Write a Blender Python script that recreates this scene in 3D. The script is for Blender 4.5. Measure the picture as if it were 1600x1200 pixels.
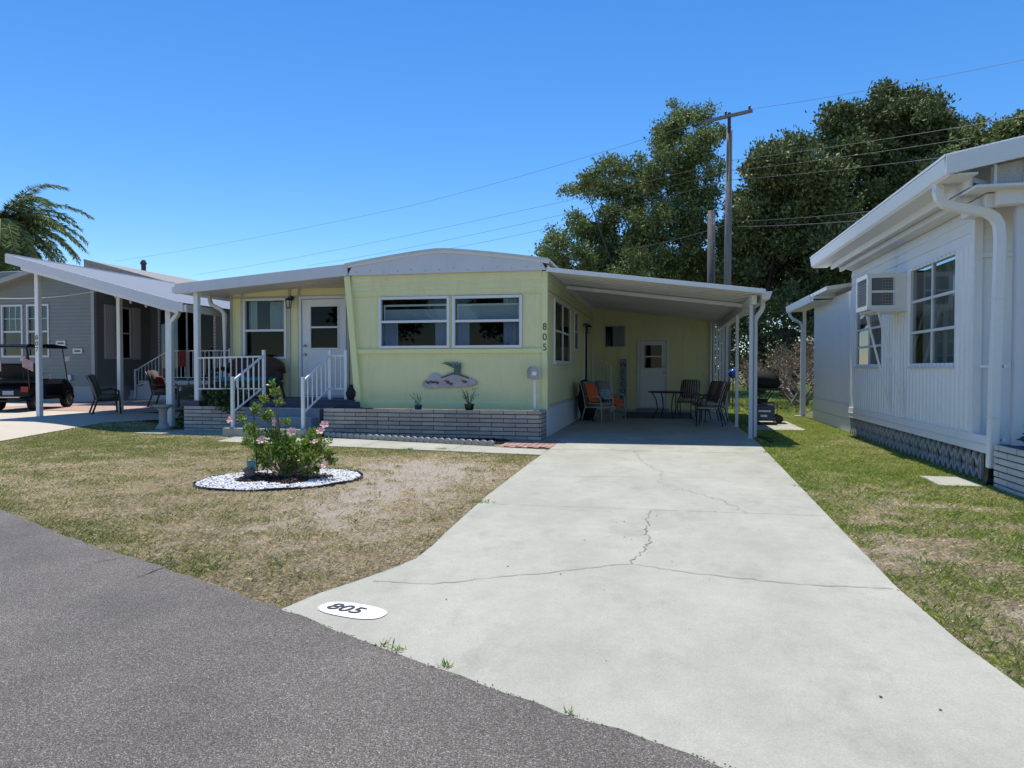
import bpy, math, random
import numpy as np
from mathutils import Vector, Matrix
for o in list(bpy.data.objects): bpy.data.objects.remove(o, do_unlink=True)
S = bpy.context.scene
C = S.collection
# ------------------------------------------------------------------ camera, light, exposure
F = 1110.0; PITCH = math.atan(25/F); YAW = math.atan(240/F*math.cos(PITCH)); H = 1.4
cam = bpy.data.cameras.new('camera'); co = bpy.data.objects.new('camera', cam); C.objects.link(co)
cam.sensor_width = 36; cam.lens = 36*F/1600; cam.clip_end = 6000; cam.clip_start = 0.05
co.location = (0, 0, H); co.rotation_euler = (math.pi/2-PITCH, 0, YAW)
S.camera = co
sun_v = Vector((-0.14, 0.30, 1.0)).normalized()
sl = bpy.data.lights.new('sun', 'SUN'); so = bpy.data.objects.new('sun', sl); C.objects.link(so)
sl.energy = 4.5; sl.angle = math.radians(0.53); sl.color = (1.0, 0.95, 0.87)
so.rotation_euler = sun_v.to_track_quat('Z', 'Y').to_euler(); so.location = (0, 0, 30)
W = bpy.data.worlds.new('World'); S.world = W; W.use_nodes = True
nt = W.node_tree; sky = nt.nodes.new('ShaderNodeTexSky'); sky.sky_type = 'NISHITA'; sky.sun_disc = False
sky.sun_elevation = math.asin(sun_v.z); sky.sun_rotation = math.atan2(sun_v.x, sun_v.y) % (2*math.pi)
sky.air_density = 1.0; sky.dust_density = 0.0; sky.ozone_density = 5.0; sky.altitude = 300
hsw = nt.nodes.new('ShaderNodeHueSaturation'); hsw.inputs['Saturation'].default_value = 1.26; hsw.inputs['Hue'].default_value = 0.503; nt.links.new(sky.outputs[0], hsw.inputs['Color'])
nt.links.new(hsw.outputs[0], nt.nodes['Background'].inputs[0]); nt.nodes['Background'].inputs[1].default_value = 0.15
S.view_settings.view_transform = 'Standard'; S.view_settings.look = 'None'
S.view_settings.exposure = 0.2; S.view_settings.gamma = 1.0
try: S.cycles.diffuse_bounces = 2; S.cycles.max_bounces = 8; S.cycles.transparent_max_bounces = 12
except Exception: pass

def at(u, v, X=None, Y=None, Z=None):          # a sight line of the survey met with a plane: gives world metres
    x = (u-800)/F; y = -(v-600)/F
    fx = x; fy = math.cos(PITCH)+y*math.sin(PITCH); fz = -math.sin(PITCH)+y*math.cos(PITCH)
    c, s = math.cos(YAW), math.sin(YAW)
    r = (fx*c-fy*s, fx*s+fy*c, fz)
    t = X/r[0] if X is not None else (Y/r[1] if Y is not None else (Z-H)/r[2])
    return Vector((r[0]*t, r[1]*t, H+r[2]*t))

# ------------------------------------------------------------------ materials
MATS = {}
def mat(name, col, rough=0.6, metal=0.0, var=0.0, vscale=8.0, bump=0.0, bscale=60.0, col2=None, stretch=None, spec=0.5, dirt=None, island=0.0, trans=0.0):
    if name in MATS: return MATS[name]
    m = bpy.data.materials.new(name); m.use_nodes = True; MATS[name] = m
    n = m.node_tree.nodes; l = m.node_tree.links; b = n['Principled BSDF']
    b.inputs['Base Color'].default_value = (*col, 1); b.inputs['Roughness'].default_value = rough
    b.inputs['Metallic'].default_value = metal; b.inputs['Specular IOR Level'].default_value = spec
    tc = n.new('ShaderNodeTexCoord'); mp = n.new('ShaderNodeMapping'); l.new(tc.outputs['Object'], mp.inputs[0])
    if stretch: mp.inputs['Scale'].default_value = stretch
    out = None
    if var > 0 or col2:
        c2 = col2 if col2 else tuple(max(0, c*(1-var)) for c in col)
        no = n.new('ShaderNodeTexNoise'); no.inputs['Scale'].default_value = vscale; no.inputs['Detail'].default_value = 8
        no.inputs['Roughness'].default_value = 0.65
        l.new(mp.outputs[0], no.inputs[0])
        r = n.new('ShaderNodeValToRGB'); r.color_ramp.elements[0].position = 0.35; r.color_ramp.elements[1].position = 0.65
        r.color_ramp.elements[0].color = (*c2, 1); r.color_ramp.elements[1].color = (*col, 1)
        l.new(no.outputs[0], r.inputs[0]); out = r.outputs[0]
    if dirt:                                   # (colour, amount, scale): blotchy stains with a shape of their own
        no = n.new('ShaderNodeTexNoise'); no.inputs['Scale'].default_value = dirt[2]; no.inputs['Detail'].default_value = 10
        no.inputs['Roughness'].default_value = 0.75; l.new(mp.outputs[0], no.inputs[0])
        r = n.new('ShaderNodeMapRange'); r.inputs[1].default_value = 0.52; r.inputs[2].default_value = 0.75; r.inputs[4].default_value = dirt[1]
        l.new(no.outputs[0], r.inputs[0])
        mx = n.new('ShaderNodeMix'); mx.data_type = 'RGBA'; mx.inputs[6].default_value = (*col, 1); mx.inputs[7].default_value = (*dirt[0], 1)
        l.new(r.outputs[0], mx.inputs[0])
        if out: l.new(out, mx.inputs[6])
        out = mx.outputs[2]
    if island > 0:
        g = n.new('ShaderNodeNewGeometry'); hs = n.new('ShaderNodeHueSaturation')
        r = n.new('ShaderNodeMapRange'); r.inputs[3].default_value = 1-island; r.inputs[4].default_value = 1+island
        l.new(g.outputs['Random Per Island'], r.inputs[0]); l.new(r.outputs[0], hs.inputs['Value'])
        hs.inputs['Color'].default_value = (*col, 1)
        if out: l.new(out, hs.inputs['Color'])
        r2 = n.new('ShaderNodeMapRange'); r2.inputs[3].default_value = 0.47; r2.inputs[4].default_value = 0.52
        l.new(g.outputs['Random Per Island'], r2.inputs[0]); l.new(r2.outputs[0], hs.inputs['Hue'])
        out = hs.outputs[0]
    if out: l.new(out, b.inputs['Base Color'])
    if bump > 0:
        no = n.new('ShaderNodeTexNoise'); no.inputs['Scale'].default_value = bscale; no.inputs['Detail'].default_value = 6
        l.new(mp.outputs[0], no.inputs[0]); bp = n.new('ShaderNodeBump'); bp.inputs['Strength'].default_value = bump
        bp.inputs['Distance'].default_value = 0.01
        l.new(no.outputs[0], bp.inputs['Height']); l.new(bp.outputs[0], b.inputs['Normal'])
    if trans > 0:
        tr = n.new('ShaderNodeBsdfTranslucent'); ms = n.new('ShaderNodeMixShader'); ms.inputs[0].default_value = trans
        l.new(b.outputs[0], ms.inputs[1]); l.new(tr.outputs[0], ms.inputs[2]); l.new(ms.outputs[0], n['Material Output'].inputs[0])
        if out: l.new(out, tr.inputs[0])
        else: tr.inputs[0].default_value = (*col, 1)
    return m
def glass_mat(name='window_glass', tint=(0.62, 0.70, 0.70), ior=1.5):
    m = bpy.data.materials.new(name); m.use_nodes = True; n = m.node_tree.nodes; l = m.node_tree.links
    n.remove(n['Principled BSDF'])
    t = n.new('ShaderNodeBsdfTransparent'); t.inputs[0].default_value = (*tint, 1)
    g = n.new('ShaderNodeBsdfGlossy'); g.inputs['Roughness'].default_value = 0.02
    f = n.new('ShaderNodeFresnel'); gb = n.new('ShaderNodeNewGeometry'); mr = n.new('ShaderNodeMapRange'); mr.inputs[3].default_value = ior; mr.inputs[4].default_value = 1/ior; l.new(gb.outputs['Backfacing'], mr.inputs[0]); l.new(mr.outputs[0], f.inputs[0]); ms = n.new('ShaderNodeMixShader')
    l.new(f.outputs[0], ms.inputs[0]); l.new(t.outputs[0], ms.inputs[1]); l.new(g.outputs[0], ms.inputs[2])
    l.new(ms.outputs[0], n['Material Output'].inputs[0]); MATS[name] = m
    return m
def wave_mat(name, c1, c2, scale, direction='X', rough=0.7, sharp=0.02):
    m = bpy.data.materials.new(name); m.use_nodes = True; n = m.node_tree.nodes; l = m.node_tree.links; b = n['Principled BSDF']
    tc = n.new('ShaderNodeTexCoord'); w = n.new('ShaderNodeTexWave'); w.bands_direction = direction; w.inputs['Scale'].default_value = scale
    l.new(tc.outputs['Object'], w.inputs[0]); r = n.new('ShaderNodeValToRGB')
    r.color_ramp.elements[0].position = 0.5-sharp; r.color_ramp.elements[1].position = 0.5+sharp
    r.color_ramp.elements[0].color = (*c1, 1); r.color_ramp.elements[1].color = (*c2, 1)
    l.new(w.outputs[0], r.inputs[0]); l.new(r.outputs[0], b.inputs['Base Color']); b.inputs['Roughness'].default_value = rough
    MATS[name] = m; return m

YEL = mat('yellow_siding', (0.89, 0.84, 0.45), 0.5, var=0.07, vscale=2.2, stretch=(1, 1, .35), dirt=((0.58, 0.55, 0.33), 0.4, 3.5), bump=.05, bscale=12)
YELT = mat('yellow_trim', (0.90, 0.88, 0.45), 0.5, var=0.05, vscale=6)
WHT = mat('white_paint', (0.85, 0.85, 0.83), 0.42, var=0.05, vscale=9)
WHTD = mat('weathered_white', (0.80, 0.81, 0.82), 0.5, var=0.06, vscale=3, dirt=((0.5, 0.49, 0.46), 0.35, 3.0), bump=.05, bscale=18)
GREYW = mat('chalky_white_metal', (0.75, 0.75, 0.77), 0.5, var=0.10, vscale=4, dirt=((0.42, 0.42, 0.45), 0.35, 4.0), stretch=(1, 1, .5))
GREYT = mat('grey_beige_trim', (0.55, 0.53, 0.49), 0.6, var=0.08)
GALV = mat('roof_metal', (0.72, 0.72, 0.72), 0.35, metal=0.3, var=0.1, vscale=3, dirt=((0.4, 0.38, 0.34), 0.4, 2.0))
CEIL = mat('carport_ceiling', (0.74, 0.73, 0.70), 0.5, var=0.10, vscale=1.5, dirt=((0.45, 0.42, 0.37), 0.4, 1.2))
GLASS = glass_mat()
GLASSM = glass_mat('screened_glass', (.42, .47, .52), 1.30)
GLASSD = glass_mat('dark_glass', (0.22, 0.25, 0.28), 1.28)
ROOM = mat('unlit_dark', (0.05, 0.048, 0.045), 0.9)  # near-black: the darkness of unlit rooms is put into the colour
CURT = mat('blue_curtain', (0.60, 0.70, 0.78), 0.9)
PANE_TONE = mat('cloth_and_reflection', (0.46, 0.50, 0.53), 0.8)  # cloth tone; on the front windows it carries painted sky reflection
BLACK = mat('black_metal', (0.015, 0.015, 0.017), 0.35)
CHAR = mat('black_fabric', (0.02, 0.02, 0.022), 0.9, bump=.3, bscale=30)
NAVY = mat('navy_deck_paint', (0.045, 0.06, 0.11), 0.55, var=0.25, vscale=5)
STEPG = mat('blue_grey_step', (0.22, 0.27, 0.34), 0.6, var=0.15, vscale=6)
NAVYP = mat('navy_plastic', (0.03, 0.05, 0.14), 0.4)
BRONZE = mat('dark_bronze_metal', (0.035, 0.025, 0.02), 0.45)
CREAM = mat('cream_fabric', (0.55, 0.50, 0.42), 0.9, var=.08, bump=.2, bscale=120)
TAUPE = mat('taupe_cushion', (0.11, 0.105, 0.09), 0.9, bump=.2, bscale=80)
RED = mat('red_fabric', (0.22, 0.025, 0.03), 0.85)
ORANGE = mat('orange_fabric', (0.75, 0.13, 0.03), 0.8)
TEAL = mat('teal_fabric', (0.02, 0.30, 0.42), 0.8, var=.1)
WICK = mat('brown_wicker', (0.085, 0.045, 0.03), 0.7, bump=1.0, bscale=90, var=.4, vscale=60)
CHROME = mat('brushed_nickel', (0.45, 0.45, 0.46), 0.3, metal=0.9)
TERRA = mat('terracotta', (0.42, 0.20, 0.13), 0.8, var=.2)
TERRAP = mat('whitewashed_clay', (0.60, 0.52, 0.48), 0.8, var=.2)
STONEC = mat('cast_concrete', (0.42, 0.40, 0.36), 0.85, var=.25, vscale=14, bump=.3)
WOODP = mat('weathered_pole', (0.23, 0.21, 0.19), 0.9, var=.4, vscale=5, stretch=(6, 6, .5), bump=.5, bscale=30)
STRIPE = wave_mat('striped_cushion', (0.16, 0.03, 0.03), (0.42, 0.36, 0.30), 5.0, 'X', 0.85)
FLAG = wave_mat('flag_stripes', (0.35, 0.03, 0.05), (0.6, 0.58, 0.58), 9.0, 'Z', 0.8)

# ------------------------------------------------------------------ mesh builder
def root_of(o):
    while o.parent is not None: o = o.parent
    return o
class MB:
    def __init__(s): s.v = []; s.f = []
    def add(s, vs, fs):
        k = len(s.v); s.v += [tuple(p) for p in vs]; s.f += [tuple(i+k for i in f) for f in fs]
    def box(s, x0, x1, y0, y1, z0, z1):
        if x0 > x1: x0, x1 = x1, x0
        if y0 > y1: y0, y1 = y1, y0
        if z0 > z1: z0, z1 = z1, z0
        s.add([(x, y, z) for x in (x0, x1) for y in (y0, y1) for z in (z0, z1)],
              [(0, 1, 3, 2), (4, 6, 7, 5), (0, 4, 5, 1), (2, 3, 7, 6), (0, 2, 6, 4), (1, 5, 7, 3)]); return s
    def obox(s, c, size, M=None):
        a = [(x*size[0]/2, y*size[1]/2, z*size[2]/2) for x in (-1, 1) for y in (-1, 1) for z in (-1, 1)]
        M = M or Matrix.Identity(3)
        s.add([Vector(c)+M@Vector(p) for p in a], [(0, 1, 3, 2), (4, 6, 7, 5), (0, 4, 5, 1), (2, 3, 7, 6), (0, 2, 6, 4), (1, 5, 7, 3)]); return s
    def bar(s, p, q, w, d=None):
        p = Vector(p); q = Vector(q); a = (q-p); L = a.length; a.normalize()
        up = Vector((0, 0, 1)) if abs(a.z) < .9 else Vector((0, 1, 0))
        x = a.cross(up).normalized(); y = x.cross(a).normalized(); d = d or w
        M = Matrix((x, y, a)).transposed(); s.obox((p+q)/2, (w, d, L), M); return s
    def tube(s, pts, r, n=8, cap=True):
        pts = [Vector(p) for p in pts]; rs = r if isinstance(r, (list, tuple)) else [r]*len(pts)
        k = len(s.v); prev = None
        for i, p in enumerate(pts):
            a = (pts[min(i+1, len(pts)-1)]-pts[max(i-1, 0)]).normalized()
            if prev is None:
                up = Vector((0, 0, 1)) if abs(a.z) < .9 else Vector((1, 0, 0)); x = a.cross(up).normalized()
            else: x = (prev-a*prev.dot(a)).normalized()
            prev = x; y = a.cross(x)
            for j in range(n):
                t = 2*math.pi*j/n; s.v.append(tuple(p+(x*math.cos(t)+y*math.sin(t))*rs[i]))
        for i in range(len(pts)-1):
            for j in range(n):
                j2 = (j+1) % n; s.f.append((k+i*n+j, k+i*n+j2, k+(i+1)*n+j2, k+(i+1)*n+j))
        if cap:
            s.f.append(tuple(k+j for j in range(n))[::-1]); s.f.append(tuple(k+(len(pts)-1)*n+j for j in range(n)))
        return s
    def rtube(s, pts, w, d, n=4):              # rectangular duct such as a downspout; w along X, d along Y
        pts = [Vector(p) for p in pts]; k = len(s.v)
        for i, p in enumerate(pts):
            a = (pts[min(i+1, len(pts)-1)]-pts[max(i-1, 0)]).normalized()
            h = Vector((a.x, a.y, 0))
            side = Vector((1, 0, 0)) if abs(a.x) < abs(a.y) or h.length < 1e-3 else Vector((0, 1, 0))
            other = a.cross(side).normalized()
            ws, wo = (w, d) if side.x == 1 else (d, w)
            if h.length < 1e-3: ws, wo = w, d
            for (sx, sy) in ((-1, -1), (1, -1), (1, 1), (-1, 1)): s.v.append(tuple(p+side*sx*ws/2+other*sy*wo/2))
        for i in range(len(pts)-1):
            for j in range(4):
                j2 = (j+1) % 4; s.f.append((k+i*4+j, k+i*4+j2, k+(i+1)*4+j2, k+(i+1)*4+j))
        s.f.append((k, k+3, k+2, k+1)); e = k+(len(pts)-1)*4; s.f.append((e, e+1, e+2, e+3)); return s
    def lathe(s, prof, c=(0, 0, 0), n=20, M=None):
        k = len(s.v); M = M or Matrix.Identity(3)
        for r, z in prof:
            for j in range(n):
                t = 2*math.pi*j/n; s.v.append(tuple(Vector(c)+M@Vector((r*math.cos(t), r*math.sin(t), z))))
        for i in range(len(prof)-1):
            for j in range(n):
                j2 = (j+1) % n; s.f.append((k+i*n+j, k+i*n+j2, k+(i+1)*n+j2, k+(i+1)*n+j))
        s.f.append(tuple(k+j for j in range(n))[::-1]); s.f.append(tuple(k+(len(prof)-1)*n+j for j in range(n))); return s
    def prism(s, poly, plane, a, b):           # poly in (p,q); plane 'xz' extrudes along y, 'xy' along z, 'yz' along x
        def P(p, q, t): return {'xz': (p, t, q), 'xy': (p, q, t), 'yz': (t, p, q)}[plane]
        n = len(poly); s.add([P(p, q, a) for p, q in poly]+[P(p, q, b) for p, q in poly],
                             [tuple(range(n))[::-1], tuple(range(n, 2*n))]+[(i, (i+1) % n, n+(i+1) % n, n+i) for i in range(n)]); return s
    def sphere(s, c, r, n=12, m=8, sc=(1, 1, 1)):
        prof = []
        k = len(s.v)
        for i in range(m+1):
            ph = -math.pi/2+math.pi*i/m; rr = max(1e-4, math.cos(ph)); 
            for j in range(n):
                t = 2*math.pi*j/n; s.v.append((c[0]+r*sc[0]*rr*math.cos(t), c[1]+r*sc[1]*rr*math.sin(t), c[2]+r*sc[2]*math.sin(ph)))
        for i in range(m):
            for j in range(n):
                j2 = (j+1) % n; s.f.append((k+i*n+j, k+i*n+j2, k+(i+1)*n+j2, k+(i+1)*n+j))
        return s
    def sheet(s, axis, c, out, prof, b0, b1, holes=(), horiz=False):
        """wall skin in the plane X=c (axis 'y') or Y=c (axis 'x'); prof = [(t, depth)] across, extruded b0..b1; holes (a0,a1,z0,z1)"""
        ts = sorted(prof); hs = [((h[2], h[3], h[0], h[1]) if horiz else h) for h in holes]
        cuts = sorted(set([h[0] for h in hs]+[h[1] for h in hs]))
        segs = []
        for (t0, d0), (t1, d1) in zip(ts, ts[1:]):
            if t1-t0 < 1e-6:
                segs.append((t0, d0, t1, d1)); continue
            cc = [t0]+[q for q in cuts if t0+1e-5 < q < t1-1e-5]+[t1]
            for q0, q1 in zip(cc, cc[1:]):
                f = lambda q: d0+(d1-d0)*(q-t0)/(t1-t0)
                segs.append((q0, f(q0), q1, f(q1)))
        for q0, e0, q1, e1 in segs:
            m = (q0+q1)/2; iv = [(b0, b1)]
            for h in hs:
                if h[0] < m < h[1]:
                    nv = []
                    for a, b in iv:
                        if h[3] <= a or h[2] >= b: nv.append((a, b)); continue
                        if h[2] > a: nv.append((a, h[2]))
                        if h[3] < b: nv.append((h[3], b))
                    iv = nv
            for a, b in iv:
                if horiz: pts = [(a, e0, q0), (b, e0, q0), (b, e1, q1), (a, e1, q1)]
                else: pts = [(q0, e0, a), (q1, e1, a), (q1, e1, b), (q0, e0, b)]
                if axis == 'x': s.add([(p[0], c+out*p[1], p[2]) for p in pts], [(0, 1, 2, 3)])
                else: s.add([(c+out*p[1], p[0], p[2]) for p in pts], [(0, 1, 2, 3)])
        return s
    def build(s, name, m, parent=None, smooth=False, bevel=0.0, label=None, world=True):
        import bmesh
        me = bpy.data.meshes.new(name)
        off = root_of(parent).location if parent is not None else Vector((0, 0, 0))
        me.from_pydata([(a-off.x, b-off.y, c-off.z) for a, b, c in s.v], [], s.f)
        bm = bmesh.new(); bm.from_mesh(me)
        bmesh.ops.recalc_face_normals(bm, faces=bm.faces)
        if bevel > 0:
            es = [e for e in bm.edges if e.is_manifold and e.calc_face_angle(0) > 0.9]
            bmesh.ops.bevel(bm, geom=es, offset=bevel, segments=2, affect='EDGES', clamp_overlap=True)
        bm.to_mesh(me); bm.free()
        if smooth: me.polygons.foreach_set('use_smooth', [True]*len(me.polygons))
        me.materials.append(m)
        o = bpy.data.objects.new(name, me); C.objects.link(o)
        if parent is not None: o.parent = parent
        if label: o['label'] = label
        return o
def tag(o, label, cat, group=None):
    o['label'] = label; o['category'] = cat
    if group: o['group'] = group
    return o
def struct(o, kind='structure'): o['kind'] = kind; return o
def thing(name, label, cat, loc=(0, 0, 0), group=None):
    o = bpy.data.objects.new(name, None); C.objects.link(o); o.location = loc; o.empty_display_size = .1
    return tag(o, label, cat, group)
def put(o, loc, rz=0, sc=None):
    o.location = loc; o.rotation_euler = (0, 0, rz)
    if sc: o.scale = (sc, sc, sc)
    return o
def dup(r, loc, rz, label=None):
    def cp(o, par):
        c = o.copy(); C.objects.link(c); c.parent = par
        for ch in list(o.children): cp(ch, c)
        return c
    c = cp(r, None); c.location = loc; c.rotation_euler = (0, 0, rz)
    if label: c['label'] = label
    return c
def text_part(txt, name, m, parent, loc, size, rot, depth=0.004, shear=0, align='CENTER', sx=1.0):
    cu = bpy.data.curves.new('t', 'FONT'); cu.body = txt; cu.size = size; cu.extrude = depth; cu.align_x = align; cu.align_y = 'CENTER'; cu.shear = shear
    cu.space_line = 0.95
    ob = bpy.data.objects.new('t', cu); C.objects.link(ob); bpy.context.view_layer.update()
    me = bpy.data.meshes.new_from_object(ob.evaluated_get(bpy.context.evaluated_depsgraph_get()))
    bpy.data.objects.remove(ob); me.name = name
    off = root_of(parent).location if parent is not None else Vector((0, 0, 0))
    M = Matrix.Translation(Vector(loc)-off) @ rot.to_4x4() @ Matrix.Diagonal((sx, 1, 1, 1))
    me.transform(M); me.materials.clear(); me.materials.append(m)
    o = bpy.data.objects.new(name, me); C.objects.link(o); o.parent = parent
    return o
RX = Matrix.Rotation(math.pi/2, 3, 'X')       # text facing -Y
def leaves(name, P, D, size, m, parent=None, wid=0.45, rng=None, fold=0.25):
    """one mesh of small folded leaves: P positions, D directions, size per leaf"""
    n = len(P); D = D/np.linalg.norm(D, axis=1, keepdims=True)
    R = rng.normal(size=(n, 3)); Sd = np.cross(D, R); Sd /= np.linalg.norm(Sd, axis=1, keepdims=True)+1e-9
    N = np.cross(D, Sd); sz = size[:, None]
    v = np.empty((n, 4, 3)); v[:, 0] = P; v[:, 1] = P+D*sz*.5+Sd*sz*wid/2+N*sz*fold*.5; v[:, 2] = P+D*sz; v[:, 3] = P+D*sz*.5-Sd*sz*wid/2+N*sz*fold*.5
    off = root_of(parent).location if parent is not None else Vector((0, 0, 0))
    v = v.reshape(-1, 3)-np.array(off)
    me = bpy.data.meshes.new(name); me.vertices.add(4*n); me.vertices.foreach_set('co', v.ravel())
    me.loops.add(4*n); me.loops.foreach_set('vertex_index', np.arange(4*n, dtype=np.int32))
    me.polygons.add(n); me.polygons.foreach_set('loop_start', np.arange(0, 4*n, 4, dtype=np.int32)); me.polygons.foreach_set('loop_total', np.full(n, 4, dtype=np.int32))
    me.update(calc_edges=True); me.materials.append(m)
    o = bpy.data.objects.new(name, me); C.objects.link(o); o.parent = parent
    return o

# ------------------------------------------------------------------ ground
def sstep(t): t = np.clip(t, 0, 1); return t*t*(3-2*t)
def gz(x, y): return 0.2*sstep((-11.2-np.asarray(x, float))/2.6)*sstep((np.asarray(y, float)-6)/4)
_r = np.random.default_rng(5); _T = [_r.random((64, 64)) for _ in range(6)]
def vn(x, y, k):
    T = _T[k % 6]; xi = np.floor(x).astype(int); yi = np.floor(y).astype(int); fx = x-xi; fy = y-yi
    fx = fx*fx*(3-2*fx); fy = fy*fy*(3-2*fy); a = lambda i, j: T[(xi+i) % 64, (yi+j) % 64]
    return (a(0, 0)*(1-fx)+a(1, 0)*fx)*(1-fy)+(a(0, 1)*(1-fx)+a(1, 1)*fx)*fy
def fbm(x, y, s, k=0, o=4):
    t = 0; w = 0; a = 1.0
    for i in range(o): t = t+a*vn(x*s+17*i, y*s+31*i, k+i); w += a; a *= .55; s *= 2.05
    return t/w
def blob(x, y, cx, cy, rx, ry): return np.exp(-(((x-cx)/rx)**2+((y-cy)/ry)**2))
def lawn_state(x, y):
    """returns greenness 0..1, cover 0..1"""
    x = np.asarray(x, float); y = np.asarray(y, float)
    n1 = fbm(x, y, .9, 0); n2 = fbm(x, y, 2.6, 1); n3 = fbm(x, y, 6, 2)
    right = x > .5; back = y > 15
    g = .02+.6*(n1-.45)+.7*(n2-.5)+.5*(n3-.5)
    g = g+.45*blob(x, y, -10.8, 11, 3.0, 3.2)+.22*blob(x, y, -5, 11.2, 4.5, .8)+.18*blob(x, y, -2.6, 4.4, 1.2, .8)+.35*np.exp(-((y-(5.55-.479*(x+6.18)))/.45)**2)*(x < -3)
    c = .95+1.0*(n2-.5)+.9*(n3-.5)-(.75+1.2*(n2-.4))*blob(x, y, -3.1, 7.6, 1.2, 2.0)-.7*blob(x, y, -3.3, 9.6, 1.3, .9)-.45*blob(x, y, -8, 7.2, 1.2, .5)-.25*blob(x, y, -2.9, 5.9, .8, .5)
    gr = .66+1.0*(n1-.5)+1.2*(n2-.5)+.4*(n3-.5)-.25*blob(x, y, 1.9, 6.2, .5, 3)
    cr = 1.05+1.5*(n2-.5)+1.0*(n3-.5)-.65*blob(x, y, 1.75, 6.3, .35, .9)-.6*blob(x, y, 2.35, 7.8, .5, .35)-.5*blob(x, y, 2.0, 4.3, .5, .5)-.5*blob(x, y, 1.7, 11.5, .3, .8)
    g = np.where(right | back, gr, g); c = np.where(right | back, cr, c)
    return np.clip(g, 0, 1), np.clip(c, 0, 1)
def axis_pts(lo, hi, step, far):
    a = list(np.arange(lo, hi+1e-6, step)); s = step; p = hi; q = lo; up = []; dn = []
    while p < far: s *= 1.35; p += s; up.append(p); q -= s; dn.append(q)
    return np.array(dn[::-1]+a+up)
gx = axis_pts(-16, 6.0, .07, 2500); gy = axis_pts(2.0, 20, .07, 2500)
GX, GY = np.meshgrid(gx, gy, indexing='ij'); GZ = gz(GX, GY)+.012*(fbm(GX, GY, 1.5, 3)-.5)*(np.abs(GX) < 30)
nx, ny = GX.shape; me = bpy.data.meshes.new('lawn'); me.vertices.add(nx*ny)
me.vertices.foreach_set('co', np.stack([GX, GY, GZ], -1).reshape(-1))
I = np.arange(nx*ny).reshape(nx, ny); Q = np.stack([I[:-1, :-1], I[1:, :-1], I[1:, 1:], I[:-1, 1:]], -1).reshape(-1, 4)
me.loops.add(Q.size); me.loops.foreach_set('vertex_index', Q.ravel().astype(np.int32)); me.polygons.add(len(Q))
me.polygons.foreach_set('loop_start', np.arange(0, Q.size, 4, dtype=np.int32)); me.polygons.foreach_set('loop_total', np.full(len(Q), 4, dtype=np.int32))
me.update(calc_edges=True); me.polygons.foreach_set('use_smooth', [True]*len(Q))
g_, c_ = lawn_state(GX, GY)
ca = me.color_attributes.new('state', 'FLOAT_COLOR', 'POINT')
ca.data.foreach_set('color', np.stack([g_, c_, np.zeros_like(g_), np.ones_like(g_)], -1).reshape(-1).astype(np.float32))
lm = bpy.data.materials.new('lawn_soil'); lm.use_nodes = True; n = lm.node_tree.nodes; l = lm.node_tree.links; b = n['Principled BSDF']; b.inputs['Roughness'].default_value = .95; b.inputs['Specular IOR Level'].default_value = .1
at_ = n.new('ShaderNodeAttribute'); at_.attribute_name = 'state'; sp = n.new('ShaderNodeSeparateColor'); l.new(at_.outputs['Color'], sp.inputs[0])
tc = n.new('ShaderNodeTexCoord'); n1 = n.new('ShaderNodeTexNoise'); n1.inputs['Scale'].default_value = 55; n1.inputs['Detail'].default_value = 6; n1.inputs['Roughness'].default_value = .8; l.new(tc.outputs['Object'], n1.inputs[0])
def mixc(a, b_, fac):
    m = n.new('ShaderNodeMix'); m.data_type = 'RGBA'
    for k, q in ((6, a), (7, b_)):
        if isinstance(q, tuple): m.inputs[k].default_value = (*q, 1)
        else: l.new(q, m.inputs[k])
    l.new(fac, m.inputs[0]); return m.outputs[2]
rp = n.new('ShaderNodeMapRange'); rp.inputs[1].default_value = .35; rp.inputs[2].default_value = .65; rp.inputs[1].default_value = .42; rp.inputs[2].default_value = .60; l.new(n1.outputs[0], rp.inputs[0])
sand = mixc((0.30, 0.25, 0.20), (0.50, 0.44, 0.37), rp.outputs[0])
straw = mixc((0.15, 0.11, 0.065), (0.45, 0.37, 0.23), rp.outputs[0])
green = mixc((0.07, 0.07, 0.03), (0.22, 0.22, 0.09), rp.outputs[0])
fin = mixc(sand, mixc(straw, green, sp.outputs[0]), sp.outputs[1])
l.new(fin, b.inputs['Base Color'])
bp = n.new('ShaderNodeBump'); bp.inputs['Strength'].default_value = .8; bp.inputs['Distance'].default_value = .02; l.new(n1.outputs[0], bp.inputs['Height']); l.new(bp.outputs[0], b.inputs['Normal'])
me.materials.append(lm); lawn = bpy.data.objects.new('lawn', me); C.objects.link(lawn); struct(lawn)

def slab(name, poly, z, th, m, follow=False, sub=None, parent=None):
    mb = MB(); mb.prism(poly, 'xy', z-th, z); o = mb.build(name, m, parent)
    return o
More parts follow.
